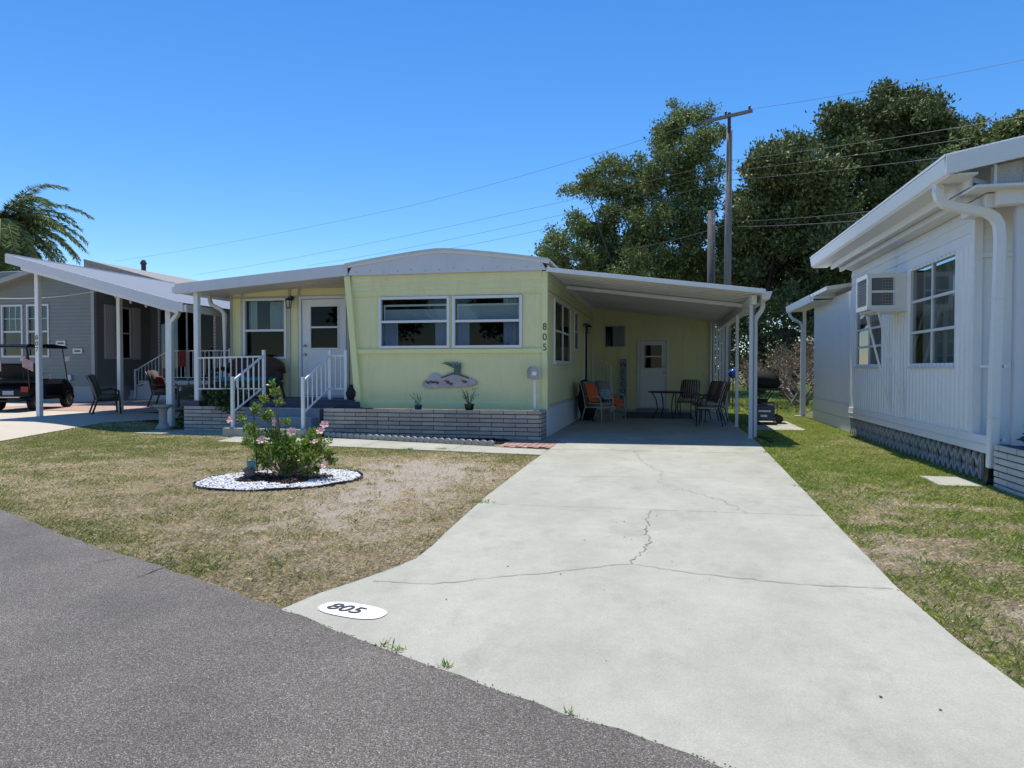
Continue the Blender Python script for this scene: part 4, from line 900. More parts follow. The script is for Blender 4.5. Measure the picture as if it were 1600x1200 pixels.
M = Matrix.Rotation(math.radians(62), 3, 'Z')@Matrix.Rotation(math.radians(-20), 3, 'X')
def pillow(label, c, size, M, m, cat='pillow', name='pillow'):
    q = MB(); n_ = 9; vs = []
    for s_ in (-1, 1):
        for i in range(n_):
            for j in range(n_):
                a = -1+2*i/(n_-1); b_ = -1+2*j/(n_-1); d = ((1-a**4)*(1-b**4 if False else (1-b_**4)))**.5; pin = 1-.06*(a*a*b_*b_)
                vs.append(Vector(c)+M@Vector((a*size[0]/2*pin, s_*d*size[1]/2, b_*size[2]/2*pin)))
    fs = []
    for k in (0, n_*n_):
        for i in range(n_-1):
            for j in range(n_-1): a = k+i*n_+j; fs.append((a, a+1, a+n_+1, a+n_))
    q.add(vs, fs); o = q.build(name, m, None, smooth=True); return tag(o, label, cat)
pillow('bright orange pillow leaning on the ivory armchair in the carport', (-1.78, 17.70, .78), (.46, .15, .48), M, ORANGE)
pillow('blue and white patterned pillow behind the ivory armchair', (-1.52, 18.55, .72), (.38, .14, .32), Matrix.Rotation(math.radians(50), 3, 'Z')@Matrix.Rotation(math.radians(-35), 3, 'X'), mat('blue_white_print', (.55, .62, .66), .8, col2=(.06, .20, .30), vscale=18))
ch2 = patio_chair('patio_chair', 'second ivory metal chair behind the first beside the welcome board', 'white'); put(ch2, (-1.42, 18.95, .034), math.radians(50))
pillow('round orange cushion on the rear ivory chair by the welcome board', (-1.25, 18.75, .52), (.34, .14, .40), Matrix.Rotation(math.radians(60), 3, 'Z')@Matrix.Rotation(math.radians(-50), 3, 'X'), ORANGE, 'cushion', 'cushion')
q = MB(); q.sphere((-1.98, 18.6, .55), .30, 14, 10, (.9, 1.5, 1.75)); q.sphere((-2.02, 18.2, .95), .16, 10, 8, (1, 1.4, 1)); 
o = q.build('covered_barbecue', CHAR, None, smooth=True); 
t = thing('barbecue', 'black covered barbecue standing against the carport wall behind the armchair', 'barbecue', (-1.98, 18.6, .034)); o.name = 'cover'; o.parent = t; o.location = -Vector(t.location)
for (dx, dy) in ((-.15, -.3), (.15, -.3), (-.15, .3), (.15, .3)): q = MB(); q.tube([(-1.98+dx, 18.6+dy, .034), (-1.98+dx, 18.6+dy, .5)], .02, 6); q.build('leg', BLACK, t)
# welcome board
t = thing('welcome_board', 'tall narrow grey board reading WELCOME leaning on the carport back wall', 'sign', (-1.28, 22.4, .034))
Mw = Matrix.Rotation(math.radians(-3), 3, 'X'); q = MB(); q.obox((-1.30, 22.45, .034+.84), (.22, .025, 1.62), Mw); brd = q.build('board', mat('grey_blue_board', (.36, .42, .44), .7, var=.2, vscale=9, stretch=(6, 6, .6)), t, bevel=.004)
for i, chh in enumerate('WELCOME'):
    z = 1.50-i*.205; text_part(chh, 'letter', mat('dark_navy_letter', (.02, .035, .05), .6), brd, (-1.30, 22.415+(z-.87)*.052, z), .21, RX, .003)
# rug
wave_mat('patterned_rug', (.035, .035, .045), (.13, .115, .10), 1.6, 'DIAGONAL', .95, .1)
q = MB(); q.box(-1.15, .75, 19.6, 22.2, .036, .046); o = q.build('rug', MATS['patterned_rug'], None); tag(o, 'dark patterned outdoor rug on the carport floor before the back door', 'rug')
# grill with cover and box outside
t = thing('gas_grill', 'small black grill on folding wheeled stand beside the carport posts', 'grill', (2.45, 18.9, .03))
q = MB(); q.prism([(2.12, .90), (2.78, .90), (2.80, 1.02), (2.72, 1.27), (2.55, 1.33), (2.22, 1.33), (2.10, 1.1)], 'xz', 18.65, 19.15); q.build('lid', CHAR, t, bevel=.04, smooth=True)
q = MB(); q.box(2.05, 2.82, 18.6, 19.2, .84, .90); q.build('firebox', BLACK, t, bevel=.01)
for s_ in (-1, 1):
    for dy in (0, .5): q = MB(); q.tube([(2.43+s_*.22, 18.65+dy, .85), (2.43-s_*.30, 18.65+dy, .12 if s_ < 0 else .04)], .014, 6); q.build('leg', BLACK, t)
for dy in (.0, .5): q = MB(); q.lathe([(.10, -.03), (.10, .03)], (2.76, 18.65+dy, .13), 16, Matrix.Rotation(math.pi/2, 3, 'X')); q.build('wheel', BLACK, t)
q = MB(); q.tube([(2.80, 18.65, .87), (2.98, 18.65, .6)], .008, 5); q.build('hose', BLACK, t)
t = thing('generator', 'navy portable generator with black frame under the grill stand', 'generator', (2.3, 18.3, .03))
q = MB(); q.box(2.08, 2.58, 18.05, 18.45, .12, .50); q.build('engine', mat('navy_metal', (.03, .045, .12), .4), t, bevel=.03)
q = MB()
for yy in (18.0, 18.5): q = MB(); q.tube([(2.04, yy, .05), (2.04, yy, .55), (2.62, yy, .55), (2.62, yy, .05), (2.04, yy, .05)], .016, 6); q.build('frame', BLACK, t)
q = MB(); q.box(2.12, 2.42, 18.1, 18.4, .52, .66); q.build('fuel_cap', CHAR, t, bevel=.01); q = MB(); q.box(2.2, 2.48, 18.03, 18.05, .34, .38); q.box(2.25, 2.4, 18.03, 18.05, .22, .27); q.build('panel', WHTD, t)
q = MB(); q.tube([(1.80, 14.75, .05), (2.0, 14.3, .04), (1.9, 13.6, .04), (1.84, 14.3, .045), (1.75, 14.85, .05)], .014, 6)
o = q.build('garden_hose', BLACK, None, smooth=True); tag(o, 'black garden hose lying at the foot of the carport downspout', 'hose')
t = thing('gazing_globe', 'blue shiny globe on a thin stand beyond the carport posts', 'garden ornament', (2.1, 23.6, 0))
q = MB(); q.sphere((2.1, 23.6, 1.22), .16, 18, 12); q.build('globe', mat('blue_gloss', (.03, .10, .40), .12), t, smooth=True)
q = MB(); q.tube([(2.1, 23.6, 0), (2.1, 23.6, 1.07)], .02, 8); q.tube([(2.1, 23.6, 1.35), (2.08, 23.6, 1.75)], .006, 5); q.build('stand', BLACK, t)

# ------------------------------------------------------------------ white house on the right
wh = thing('white_mobile_home', 'white mobile home with corrugated siding, long gutter and lattice skirt at the right', 'mobile home', (5.5, 13, 0))
WX = 3.80; NY = 9.98; FYW = 16.05
RW1 = (10.55, 12.28, 1.47, 2.92); RW2 = (13.85, 15.55, 1.47, 2.50)
WC = mat('white_corrugated', (0.87, 0.865, 0.85), .42, var=.05, vscale=2, dirt=((0.60, 0.60, 0.60), .4, 2.2), stretch=(1, 1, .4))
mb = MB(); mb.sheet('y', WX, -1, prof_corr(NY, FYW, .15, .034), .58, 2.97, [RW1, RW2]); mb.sheet('y', WX, -1, prof_lap(2.97, 3.42, .15, .018), NY, FYW, [], horiz=True); mb.build('side_wall', WC, wh)
mb = MB(); mb.box(WX-.03, WX, NY, FYW, 2.955, 2.985); mb.box(WX-.035, WX+.03, NY-.045, NY+.05, .40, 3.42); mb.box(WX-.008, WX-.0, 13.1, 13.13, 2.98, 3.4); mb.build('wall_trim', WHT, wh, bevel=.004)
mb = MB(); mb.box(WX-.045, WX+.0, 9.36, FYW, .375, .585); mb.box(WX-.055, WX-.045, 9.36, FYW, .47, .48); mb.build('bottom_board', WHTD, wh, bevel=.004)
mb = MB()
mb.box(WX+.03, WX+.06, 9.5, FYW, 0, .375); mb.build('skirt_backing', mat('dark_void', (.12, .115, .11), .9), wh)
mb = MB(); bl = .40; i = 0; y = 9.72
while y < FYW-.05:
    y1 = min(y+bl, FYW); c = (y+y1)/2
    for (a, b_) in (((y, 0), (c, .36)), ((c, .36), (y1, 0)), ((y, .36), (c, 0)), ((c, 0), (y1, .36)), ((y, .0), (y, .37))): mb.bar((WX+.0, *a), (WX+.0, *b_), .035, .03)
    k = 10; mb.tube([(WX-.005, c+.11*math.cos(t), .18+.11*math.sin(t)) for t in np.linspace(0, 2*math.pi, k+1)], .014, 6, False); y += bl
mb.build('breeze_block_skirt', mat('grey_breeze_block', (.42, .42, .41), .85, var=.2, dirt=((.2, .2, .19), .5, 5)), wh)
window_y(WX, RW1, -1, wh, [11.42], [1.95, 2.43], GREYW, curt=mat('sheer_curtain', (.30, .30, .29), .9), gm=GLASS)
window_y(WX, RW2, -1, wh, [14.7], [1.81, 2.15], GREYW, curt=mat('sheer_curtain', (.30, .30, .29), .9), gm=GLASS)
mb = MB(); mb.box(WX+.01, 9.5, FYW-.0, FYW+.03, .1, 3.4); mb.box(WX+1.6, WX+1.65, NY, FYW, .1, 3.4); mb.box(WX+.1, 9, NY, FYW, .35, .4); mb.build('inner_walls', ROOM, wh)
# front recess wall
mb = MB(); mb.sheet('x', NY, -1, prof_ribs(WX, 9.5, .30, .03, .012), .3, 2.78, []); mb.sheet('x', NY, -1, prof_lap(2.84, 3.42, .16, .018), WX, 9.5, [], horiz=True); mb.build('front_wall', WC, wh)
mb = MB(); mb.box(WX+.0, 9.5, NY-.035, NY, 2.78, 2.84); mb.box(WX+.0, WX+.06, NY-.05, NY-.036, .4, 3.4); mb.build('front_trim', WHT, wh)
# porch post and beam
mb = MB(); mb.box(3.93, 4.03, 9.22, 9.32, .30, 3.30); mb.build('post', GREYW, wh, bevel=.006)
mb = MB(); mb.box(3.70, 9.5, 9.10, 9.24, 3.26, 3.44); mb.box(3.62, 3.78, 9.24, NY, 3.26, 3.42); mb.build('porch_beam', WHTD, wh, bevel=.005)
# eave: soffit, fascia, gutter ; roof low pitch rising to +X
EX = 3.10; E0, E1 = 8.95, 16.6
def rz(x): return 3.80+(x-EX)*.20
mb = MB(); mb.prism([(EX+.03, 3.58), (3.42, 3.58), (3.42, 3.60), (EX+.03, 3.60)], 'xz', E0, E1); mb.prism([(3.42, 3.56), (3.42, 3.62), (3.9, 3.44), (3.9, 3.40)], 'xz', E0+.25, 16.1)
mb.box(3.40, 3.44, E0+.2, 16.15, 3.48, 3.60); mb.box(3.56, 3.60, E0+.25, 16.1, 3.42, 3.50); mb.build('soffit', WHTD, wh)
mb = MB(); mb.prism([(EX, 3.60), (EX+.12, 3.58), (EX+.14, 3.78), (EX-.03, 3.78)], 'xz', E0, E1); mb.build('gutter', WHT, wh, bevel=.008)
mb = MB(); mb.prism([(EX-.03, 3.785), (8.5, rz(8.5)-.02), (8.5, rz(8.5)+.02), (EX-.03, 3.815)], 'xz', E0-.02, E1); mb.build('roof', WHTD, wh)
mb = MB(); mb.prism([(EX-.02, 3.58), (9.0, rz(9.0)-.24), (9.0, rz(9.0)), (EX-.02, 3.80)], 'xz', E0-.05, E0-.02); mb.build('front_fascia', WHT, wh, bevel=.005)
mb = MB(); mb.prism([(3.60, 3.46), (8.5, 3.46), (8.5, 4.55), (4.6, 3.87), (3.60, 3.68)], 'xz', E0+.12, E0+.15); mb.build('vent_panel', mat('perforated_panel', (.62, .60, .54), .7, var=.4, vscale=120), wh)
mb = MB()
for i in range(12): x = 3.62+i*.30; mb.box(x, x+.03, E0+.10, E0+.12, 3.47, rz(x)-.2)
mb.build('vent_strips', WHTD, wh)
mb = MB(); mb.prism([(3.4, 3.43), (9, 3.43), (9, 3.46), (3.4, 3.46)], 'xz', E0+.0, NY); mb.build('porch_ceiling', WHTD, wh)
mb = MB(); mb.rtube([(3.17, 9.42, 3.62), (3.17, 9.42, 3.50), (3.19, 9.42, 3.42), (3.25, 9.42, 3.35), (3.36, 9.40, 3.31), (3.66, 9.34, 3.22), (3.74, 9.33, 3.16), (3.79, 9.33, 3.07), (3.80, 9.32, 2.9), (3.76, 9.34, .22)], .10, .12)
ds = mb.build('downspout', WHT, wh, bevel=.010)
for z, xx in ((2.2, 3.79), (.82, 3.77)): mb = MB(); mb.box(xx-.06, xx+.06, 9.255, 9.40, z, z+.012); mb.build('downspout_joint', WHTD, ds)
mb = MB(); mb.rtube([(3.76, 9.34, .22), (3.75, 9.33, .08), (3.72, 9.28, .02)], .12, .13); mb.build('drain_boot', BLACK, wh, bevel=.01)
# front brick wall with agave, railing
t = thing('brick_porch_wall', 'whitewashed brick wall at the front of the white house, right edge', 'brick wall', (4.2, 9.05, 0))
BR2 = mat('whitewashed_brick', (0.62, 0.60, 0.56), .85, var=.12, vscale=3, dirt=((0.35, 0.33, 0.31), .5, 6.0), bump=.3, island=.06)
m_ = MB(); m_.box(3.74, 6.5, 7.4, 9.18, 0, .50); m_.box(3.74, 3.86, 7.4, 9.18, .50, .52); m_.build('mortar_core', MORT, t)
b_ = MB(); brick_run(b_, 'y', 3.75, -1, 7.4, 9.20, .0, 7, .42, .062, .014, 3); b_.build('brickwork', BR2, t, bevel=.004)
m_ = MB(); m_.box(3.87, 6.4, 7.5, 9.1, .505, .515); m_.build('soil', MUL, t)
t = thing('agave', 'spiky dark green agave growing on top of the right brick wall', 'plant', (4.0, 8.75, .52)); q = MB(); rr = random.Random(4)
for i in range(16):
    a = i*2.4; e = rr.uniform(.2, 1.1); L_ = rr.uniform(.26, .42); d = Vector((math.cos(a)*math.cos(e), math.sin(a)*math.cos(e), math.sin(e)))
    b0 = Vector((4.0, 8.75, .52)); q.tube([b0, b0+d*L_*.4, b0+d*L_*.8-Vector((0, 0, .03)), b0+d*L_-Vector((0, 0, .07))], [.022, .03, .018, .002], 6)
q.build('leaf_rosette', mat('agave_green', (.035, .06, .05), .5, var=.2), t)
rail(wh, 'porch_railing', (3.86, 9.93), (3.86, 9.25), 1.42, 1.42, .56, .56, [], 2)
rail(wh, 'porch_railing', (4.12, 9.2), (5.2, 9.2), 1.42, 1.42, .70, .70, [], 0)
# AC unit
t = thing('air_conditioner', 'boxy window air conditioner in a white frame braced against the white house', 'air conditioner', (3.5, 12.8, 2.3))
ax0_, ax1_, ay0, ay1, az0, az1 = 3.19, 3.79, 12.45, 13.15, 2.34, 2.92
q = MB(); q.box(ax0_+.02, ax1_, ay0+.02, ay1, az0+.02, az1-.02); q.build('casing', WHTD, t, bevel=.01)
q = MB()
def fr_(q, pts): 
    for a, b_ in zip(pts, pts[1:]+pts[:1]): q.bar(a, b_, .05)
X0, X1, Y0, Y1 = ax0_, ax1_-.02, ay0, ay1
q.box(X0-.01, X1, Y0-.01, Y0+.03, az0, az0+.07); q.box(X0-.01, X1, Y0-.01, Y0+.03, az1-.07, az1); q.box(X0-.01, X0+.05, Y0-.012, Y0+.03, az0, az1); q.box(X0-.01, X1, Y0-.008, Y0+.03, (az0+az1)/2-.02, (az0+az1)/2+.02)
q.box(X0+.40, X1, Y0-.009, Y0+.03, az0, az1); q.build('front_frame', WHT, t, bevel=.004); q = MB()
q.box(X0-.012, X0+.03, Y0, Y1, az0, az0+.07); q.box(X0-.012, X0+.03, Y0, Y1, az1-.07, az1); q.box(X0-.013, X0+.03, Y1-.06, Y1, az0, az1); q.box(X0-.011, X0+.03, Y0, Y0+.06, az0, az1)
q.build('side_frame', WHT, t, bevel=.004)
q = MB(); q.box(X0+.04, X0+.37, Y0+.012, Y0+.018, az0+.06, az1-.06); q.box(X0+.008, X0+.014, Y0+.04, Y1-.04, az0+.06, az1-.06); q.build('recess', mat('grey_void', (.16, .16, .17), .6), t)
q = MB()
for i in range(13): z = az0+.08+i*.042; q.box(X0+.0, X0+.006, Y0+.05, Y1-.05, z, z+.012)
for i in range(9): yy = Y0+.06+i*.085; q.box(X0-.002, X0+.004, yy, yy+.008, az0+.07, az1-.07)
for i in range(11): z = az0+.09+i*.048; q.box(X0+.20, X0+.36, Y0+.0, Y0+.008, z, z+.012)
for i in range(4): xx = X0+.21+i*.045; q.box(xx, xx+.006, Y0-.001, Y0+.006, az0+.07, az1-.07)
q.build('grille', mat('pale_grille', (.30, .30, .29), .6), t)
for yy in (12.5, 13.2): q = MB(); q.bar((3.36, yy, 2.30), (3.77, yy, .62), .03); q.build('brace', WHT, t)
q = MB(); q.box(X0+.05, ax1_, ay0-.02, ay1+.02, az0-.03, az0); q.build('shelf', WHTD, t)
# rear annex
t = thing('annex', 'lower white rear extension with its own roof behind the white house', 'shed', (5, 18, 0))
AX = 3.86
mb = MB(); mb.sheet('y', AX, -1, prof_corr(16.15, 20.2, .09, .008), .62, 3.05, []); mb.sheet('x', 20.2, 1, [(AX, 0), (8, 0)], 0, 3.05); mb.build('wall', WC, t)
mb = MB(); mb.box(AX-.02, AX, 16.06, 20.2, 0, .30); mb.box(AX-.025, AX-.005, 16.06, 20.2, .31, .62); mb.build('skirt', WHTD, t, bevel=.004)
mb = MB(); mb.prism([(3.42, 3.10), (8, 3.7), (8, 3.78), (3.42, 3.18)], 'xz', 16.62, 21.6); mb.prism([(3.40, 2.98), (3.50, 2.98), (3.52, 3.16), (3.37, 3.16)], 'xz', 18.3, 21.7); mb.box(3.42, AX, 18.0, 21.6, 3.0, 3.04); mb.prism([(3.40, 3.0), (3.9, 3.02), (3.9, 3.24), (3.40, 3.16)], 'xz', 18.0, 18.03); mb.build('roof', WHT, t)
mb = MB(); mb.box(3.78, 3.86, 21.3, 21.38, 0, 3.0); mb.rtube([(3.45, 21.5, 3.0), (3.45, 21.5, 2.9), (3.52, 21.45, 2.8), (3.72, 21.4, 2.68), (3.76, 21.34, 2.58), (3.76, 21.34, 0.03)], .07, .09); mb.build('downspout', GREYW, t)
mb = MB(); mb.obox((3.7, 21.28, .03), (.25, .3, .05)); mb.build('splash_block', STONEC, t)

# ------------------------------------------------------------------ house 807 on the left
GRN = mat('sage_lap_siding', (0.26, 0.27, 0.245), .6, var=.06, vscale=2); TRM = mat('pale_sage_trim', (0.34, 0.36, 0.34), .6); GW = mat('grey_white_trim', (0.62, 0.62, 0.62), .6)
SH = mat('shutter_taupe', (0.60, 0.58, 0.54), .6)
nb = thing('grey_green_house', 'grey green house with a big sloped white patio roof at the left', 'house', (-19, 18, .2))
NYF = 21.4; NX = -19.7; RYB = 24.2
NW = [(-23.55, -22.75, 1.85, 3.62), (-22.45, -21.62, 1.85, 3.62)]
mb = MB(); mb.sheet('x', NYF, -1, prof_lap(.75, 4.9, .125, .034), -27, NX, NW, horiz=True); mb.build('front_wall', GRN, nb)
SWN = (22.35, 23.1, 1.78, 3.60)
mb = MB(); mb.sheet('y', NX, 1, prof_lap(.75, 4.6, .125, .034), NYF, RYB, [SWN], horiz=True); mb.build('side_wall', GRN, nb)
SLD = (-19.25, -16.9, .95, 3.9)
mb = MB(); mb.sheet('x', RYB, -1, prof_lap(.5, 3.93, .125, .034), NX, -16, [SLD], horiz=True); mb.sheet('x', RYB, -1, prof_lap(.5, 3.0, .125, .034), -16, -11.5, [], horiz=True); mb.add([(-16, RYB, 3.0), (-11.5, RYB, 2.95), (-11.5, RYB, 3.0), (-16, RYB, 4.1)], [(0, 1, 2, 3)]); mb.build('rear_wall', mat('tan_lap_siding', (.20, .19, .17), .6), nb)
mb = MB(); mb.box(NX-.08, NX+.045, NYF-.045, NYF+.08, .75, 4.6); mb.build('corner_board', TRM, nb)
mb = MB(); mb.box(-27, NX, NYF-.01, NYF+.05, .2, .75); mb.box(NX-.05, NX+.01, NYF, RYB, .2, .75); bw = mb.build('skirt', mat('block_skirt', (.42, .41, .39), .8, dirt=((.25, .24, .22), .5, 4)), nb)
for hN in NW:
    fr = frame_x(MB(), NYF, *hN, .07, .05, .05); fr.box(hN[0], hN[1], NYF-.02, NYF+.03, 2.68, 2.74)
    for k in (1, 2): xx = hN[0]+(hN[1]-hN[0])*k/3; fr.box(xx-.01, xx+.01, NYF-.005, NYF+.01, 2.74, hN[3])
    fr.box(hN[0], hN[1], NYF-.004, NYF+.009, 3.17, 3.19)
    fo = fr.build('window', GW, nb); g = MB(); g.box(hN[0], hN[1], NYF+.01, NYF+.014, hN[2], hN[3]); g.build('pane', GLASS, fo); c = MB(); curtain(c, hN[0], hN[1], 2.74, hN[3], NYF+.15); c.build('curtain', PANE_TONE, fo)
fo = frame_y(MB(), NX, *SWN, 1, .05, .05).box(NX-.01, NX+.02, SWN[0], SWN[1], 2.66, 2.71).build('window', GW, nb); g = MB(); g.box(NX-.01, NX-.005, SWN[0], SWN[1], SWN[2], SWN[3]); g.build('pane', GLASSD, fo)
for (a, b_) in ((21.83, 22.27), (23.2, 23.62)):
    q = MB(); q.box(NX+.025, NX+.05, a, b_, 1.72, 3.68)
    for k in range(4): q.box(NX+.05, NX+.06, a+.04+k*.1, a+.10+k*.1, 1.78, 3.62)
    q.build('shutter', SH, nb)
fo = frame_x(MB(), RYB, *SLD, .09, .03, .05).box(-18.1, -18.04, RYB-.02, RYB+.03, SLD[2], SLD[3]).build('sliding_door', GW, nb); g = MB(); g.box(SLD[0], SLD[1], RYB+.02, RYB+.03, SLD[2], SLD[3]); g.build('pane', GLASSD, fo)
mb = MB(); mb.box(-27, NX-.1, NYF+2, NYF+2.05, .3, 4.4); mb.box(-27, NX-.1, NYF, NYF+2, .7, .74); mb.box(NX-.0, -11.5, RYB+1.6, RYB+1.65, .3, 4.2); mb.box(NX-1.6, NX-1.55, NYF+.1, RYB+1.6, .3, 4.4); mb.build('inner_walls', ROOM, nb)
# gable roof of the house
SHG = mat('brown_shingle', (.36, .335, .31), .9, var=.4, vscale=14, bump=.6, bscale=30)
RG = (-22.4)
mb = MB(); pr = [(-27.3, 3.93), (-22.0, 4.95), (-16.0, 3.98), (-16.0, 3.90), (-22.0, 4.85), (-27.3, 3.83)]
mb.prism([(-27.3, 3.52), (-21.2, 5.05), (-18.8, 4.6), (-18.8, 4.5), (-21.2, 4.95), (-27.3, 3.42)], 'xz', NYF-.45, 33); mb.prism([(-18.8, 4.99), (-11.3, 3.03), (-11.3, 2.93), (-18.8, 4.89)], 'xz', 20.02, 31); mb.build('roof', SHG, nb)
mb = MB(); mb.prism([(-27.3, 3.36), (-21.2, 4.90), (-21.2, 5.06), (-27.3, 3.53)], 'xz', NYF-.50, NYF-.46); mb.build('rake_board', TRM, nb)
mb = MB(); mb.prism([(-18.8, 4.3), (-15.4, 3.7), (-15.4, 4.11), (-18.8, 5.0)], 'xz', 20.03, 20.06); mb.build('rake_board', SHG, nb)
mb = MB(); mb.box(-20.33, -20.2, 24.5, 24.62, 4.9, 5.55); mb.lathe([(.10, 5.5), (.13, 5.55), (.06, 5.68)], (-20.27, 24.56, 0), 10); mb.build('roof_vent', BRONZE, nb)
# patio roof 807 (plane falls to +X)
def nz(x): return 4.10-(x+15.35)*.262
PX0, PX1, PYF, PYB = -15.35, -10.62, 14.05, 20.0
def roofpoly(a, b_, lo, hi): return [(a, nz(a)+lo), (b_, nz(b_)+lo), (b_, nz(b_)+hi), (a, nz(a)+hi)]
RFM = wave_mat('ribbed_patio_roof', (.17, .175, .18), (.24, .245, .25), 1.6, 'Y', .45, .3)
mb = MB(); mb.prism(roofpoly(PX0, PX1, -.06, 0), 'xz', PYF, PYB); pr_ = mb.build('patio_roof', RFM, nb)
mb = MB(); mb.prism(roofpoly(PX0-.02, PX1+.05, -.20, .01), 'xz', PYF-.03, PYF); mb.box(PX0-.03, PX0, PYF, PYB, nz(PX0)-.16, nz(PX0)+.03); mb.build('patio_fascia', GREYW, nb, bevel=.006)
mb = MB(); mb.prism(roofpoly(PX0+.4, PX1-.1, -.27, -.20), 'xz', PYF+.0, PYF+.05); mb.box(PX1-.0, PX1+.12, PYF, PYB, nz(PX1)-.2, nz(PX1)-.04); mb.build('patio_gutter', WHTD, nb)
p2_ = at(188, 600, Y=16.3)
for (x, y, zt) in ((-14.85, 14.42, None), (p2_.x, 16.3, None), (-11.22, 14.42, None)):
    q = MB(); w_ = .055 if x < -12 else .07; zt = nz(x)-.06; g0 = float(gz(x, y)); q.box(x-w_, x+w_, y-w_, y+w_, g0, zt); pst = q.build('post', WHT, nb, bevel=.006)
    if x < -14.7 and y < 15:
        for i, ch_ in enumerate('807'): text_part(ch_, 'house_number', BLACK, pst, (x, y-w_-.003, 2.13-i*.145), .16, RX, .003)
mb = MB(); mb.rtube([(-10.9, 14.3, nz(-10.9)-.15), (-10.9, 14.3, nz(-10.9)-.28), (-10.98, 14.3, nz(-10.9)-.38), (-11.08, 14.3, nz(-10.9)-.48), (-11.10, 14.3, nz(-10.9)-.6), (-11.10, 14.3, .05)], .09, .11); mb.build('downspout', WHT, nb, bevel=.01)
# steps + railing to sliding door
mb = MB()
for i in range(4): mb.box(-18.9+.28*i-1.0, -18.6+.28*i-1.0+1.6, RYB-1.2, RYB, .2+.18*i, .38+.18*i)
mb.box(-19.3, -15.5, RYB-1.15, RYB, .80, .93); mb.build('deck', GW, nb)
rail(nb, 'stair_railing', (-19.35, 22.95), (-17.9, 22.95), 1.30, 2.05, .75, 1.05, [(-19.35, 22.95, .25, 1.36), (-17.9, 22.95, .25, 2.2)], 9)
rail(nb, 'deck_railing', (-17.9, 22.95), (-15.4, 22.95), 2.03, 2.03, 1.05, 1.05, [(-15.4, 22.95, .25, 2.1)], 14)
for (x, z, lab) in ((-21.05, 2.28, 0), (-20.35, 2.0, 0)):
    q = MB(); q.box(x-.20, x+.20, NYF-.06, NYF-.02, z-.09, z+.09); pq = q.build('wall_plaque', GW, nb); q = MB(); q.box(x-.12, x+.12, NYF-.066, NYF-.06, z-.025, z+.025); q.build('plaque_face', BRONZE, pq)
q = MB(); q.box(-20.75, -20.6, NYF-.1, NYF-.02, .98, 1.15); q.tube([(-20.68, NYF-.06, .98), (-20.68, NYF-.08, .8), (-20.8, NYF-.06, .7)], .012, 5); q.build('meter_box', GW, nb)
# string lights
t = thing('string_lights', 'white string lights sagging beneath the patio roof of house 807', 'string lights', (-14, 15, 3)); pts_ = []
A_ = Vector((-16.5, 14.6, 3.15)); Bm = Vector((-13.9, 15.5, nz(-13.9)-.32)); Ce = Vector((-11.6, 15.2, nz(-11.6)-.22))
for (p, q_, k) in ((A_, Bm, 8), (Bm, Ce, 14)):
    for i in range(k+1): tt = i/k; v = p.lerp(q_, tt); v.z -= .10*4*tt*(1-tt); pts_.append(v)
q = MB(); q.tube(pts_, .008, 5); q.build('cable', WHT, t)
for i in (8, 11, 14, 17, 20): 
    v = pts_[i]; q = MB(); q.lathe([(.012, -.02), (.03, -.06), (.035, -.09), (.012, -.12)], v, 8); q.build('bulb', mat('bulb_glass', (.7, .68, .6), .2), t)
# sign on 807 rear wall
t = thing('beach_sign', 'small dark framed sign on the tan wall seen between the porch posts', 'sign', (-14.9, RYB-.06, 1.9))
q = MB(); q.box(-16.55, -16.05, RYB-.08, RYB-.03, 1.75, 2.15); b_ = q.build('board', BLACK, t); q = MB(); q.box(-16.48, -16.12, RYB-.086, RYB-.08, 2.0, 2.03); q.box(-16.45, -16.15, RYB-.086, RYB-.08, 1.88, 1.91); q.build('lettering', RED, b_)
# patio furniture 807
ch = patio_chair('lounge_chair', 'dark framed deep lounge chair with taupe cushions nearest the lawn at house 807', 'deep', 'chair', 'deep seated chairs on the patio of house 807'); put(ch, (-14.15, 15.75, .225), math.radians(138), 1.04)
ch2 = dup(ch, (-14.9, 18.9, .235), math.radians(112), 'dark framed deep chair holding a red pillow behind the bird bath'); ch2.scale = (1.12,)*3
pillow('dark red pillow on the deep chair behind the bird bath', (-14.98, 18.82, .95), (.42, .14, .42), Matrix.Rotation(math.radians(105), 3, 'Z')@Matrix.Rotation(math.radians(-18), 3, 'X'), RED)
t = thing('patio_table', 'low dark patio table behind the square posts of house 807', 'table', (-13.4, 18.6, .235)); q = MB(); q.box(-14.0, -12.6, 18.2, 19.1, .85, .90); q.build('tabletop', BRONZE, t)
for dx in (-14.0+.05, -12.65):
    for dy in (18.25, 19.05): q = MB(); q.box(dx-.02, dx+.02, dy-.02, dy+.02, .235, .85); q.build('leg', BRONZE, t)
t = thing('red_towel', 'red towel hanging over the deck railing of house 807', 'towel', (-17.3, 22.9, 1.5)); q = MB(); curtain(q, -17.45, -17.12, 1.45, 2.04, 22.88, .12, .01); q.build('cloth', RED, t)
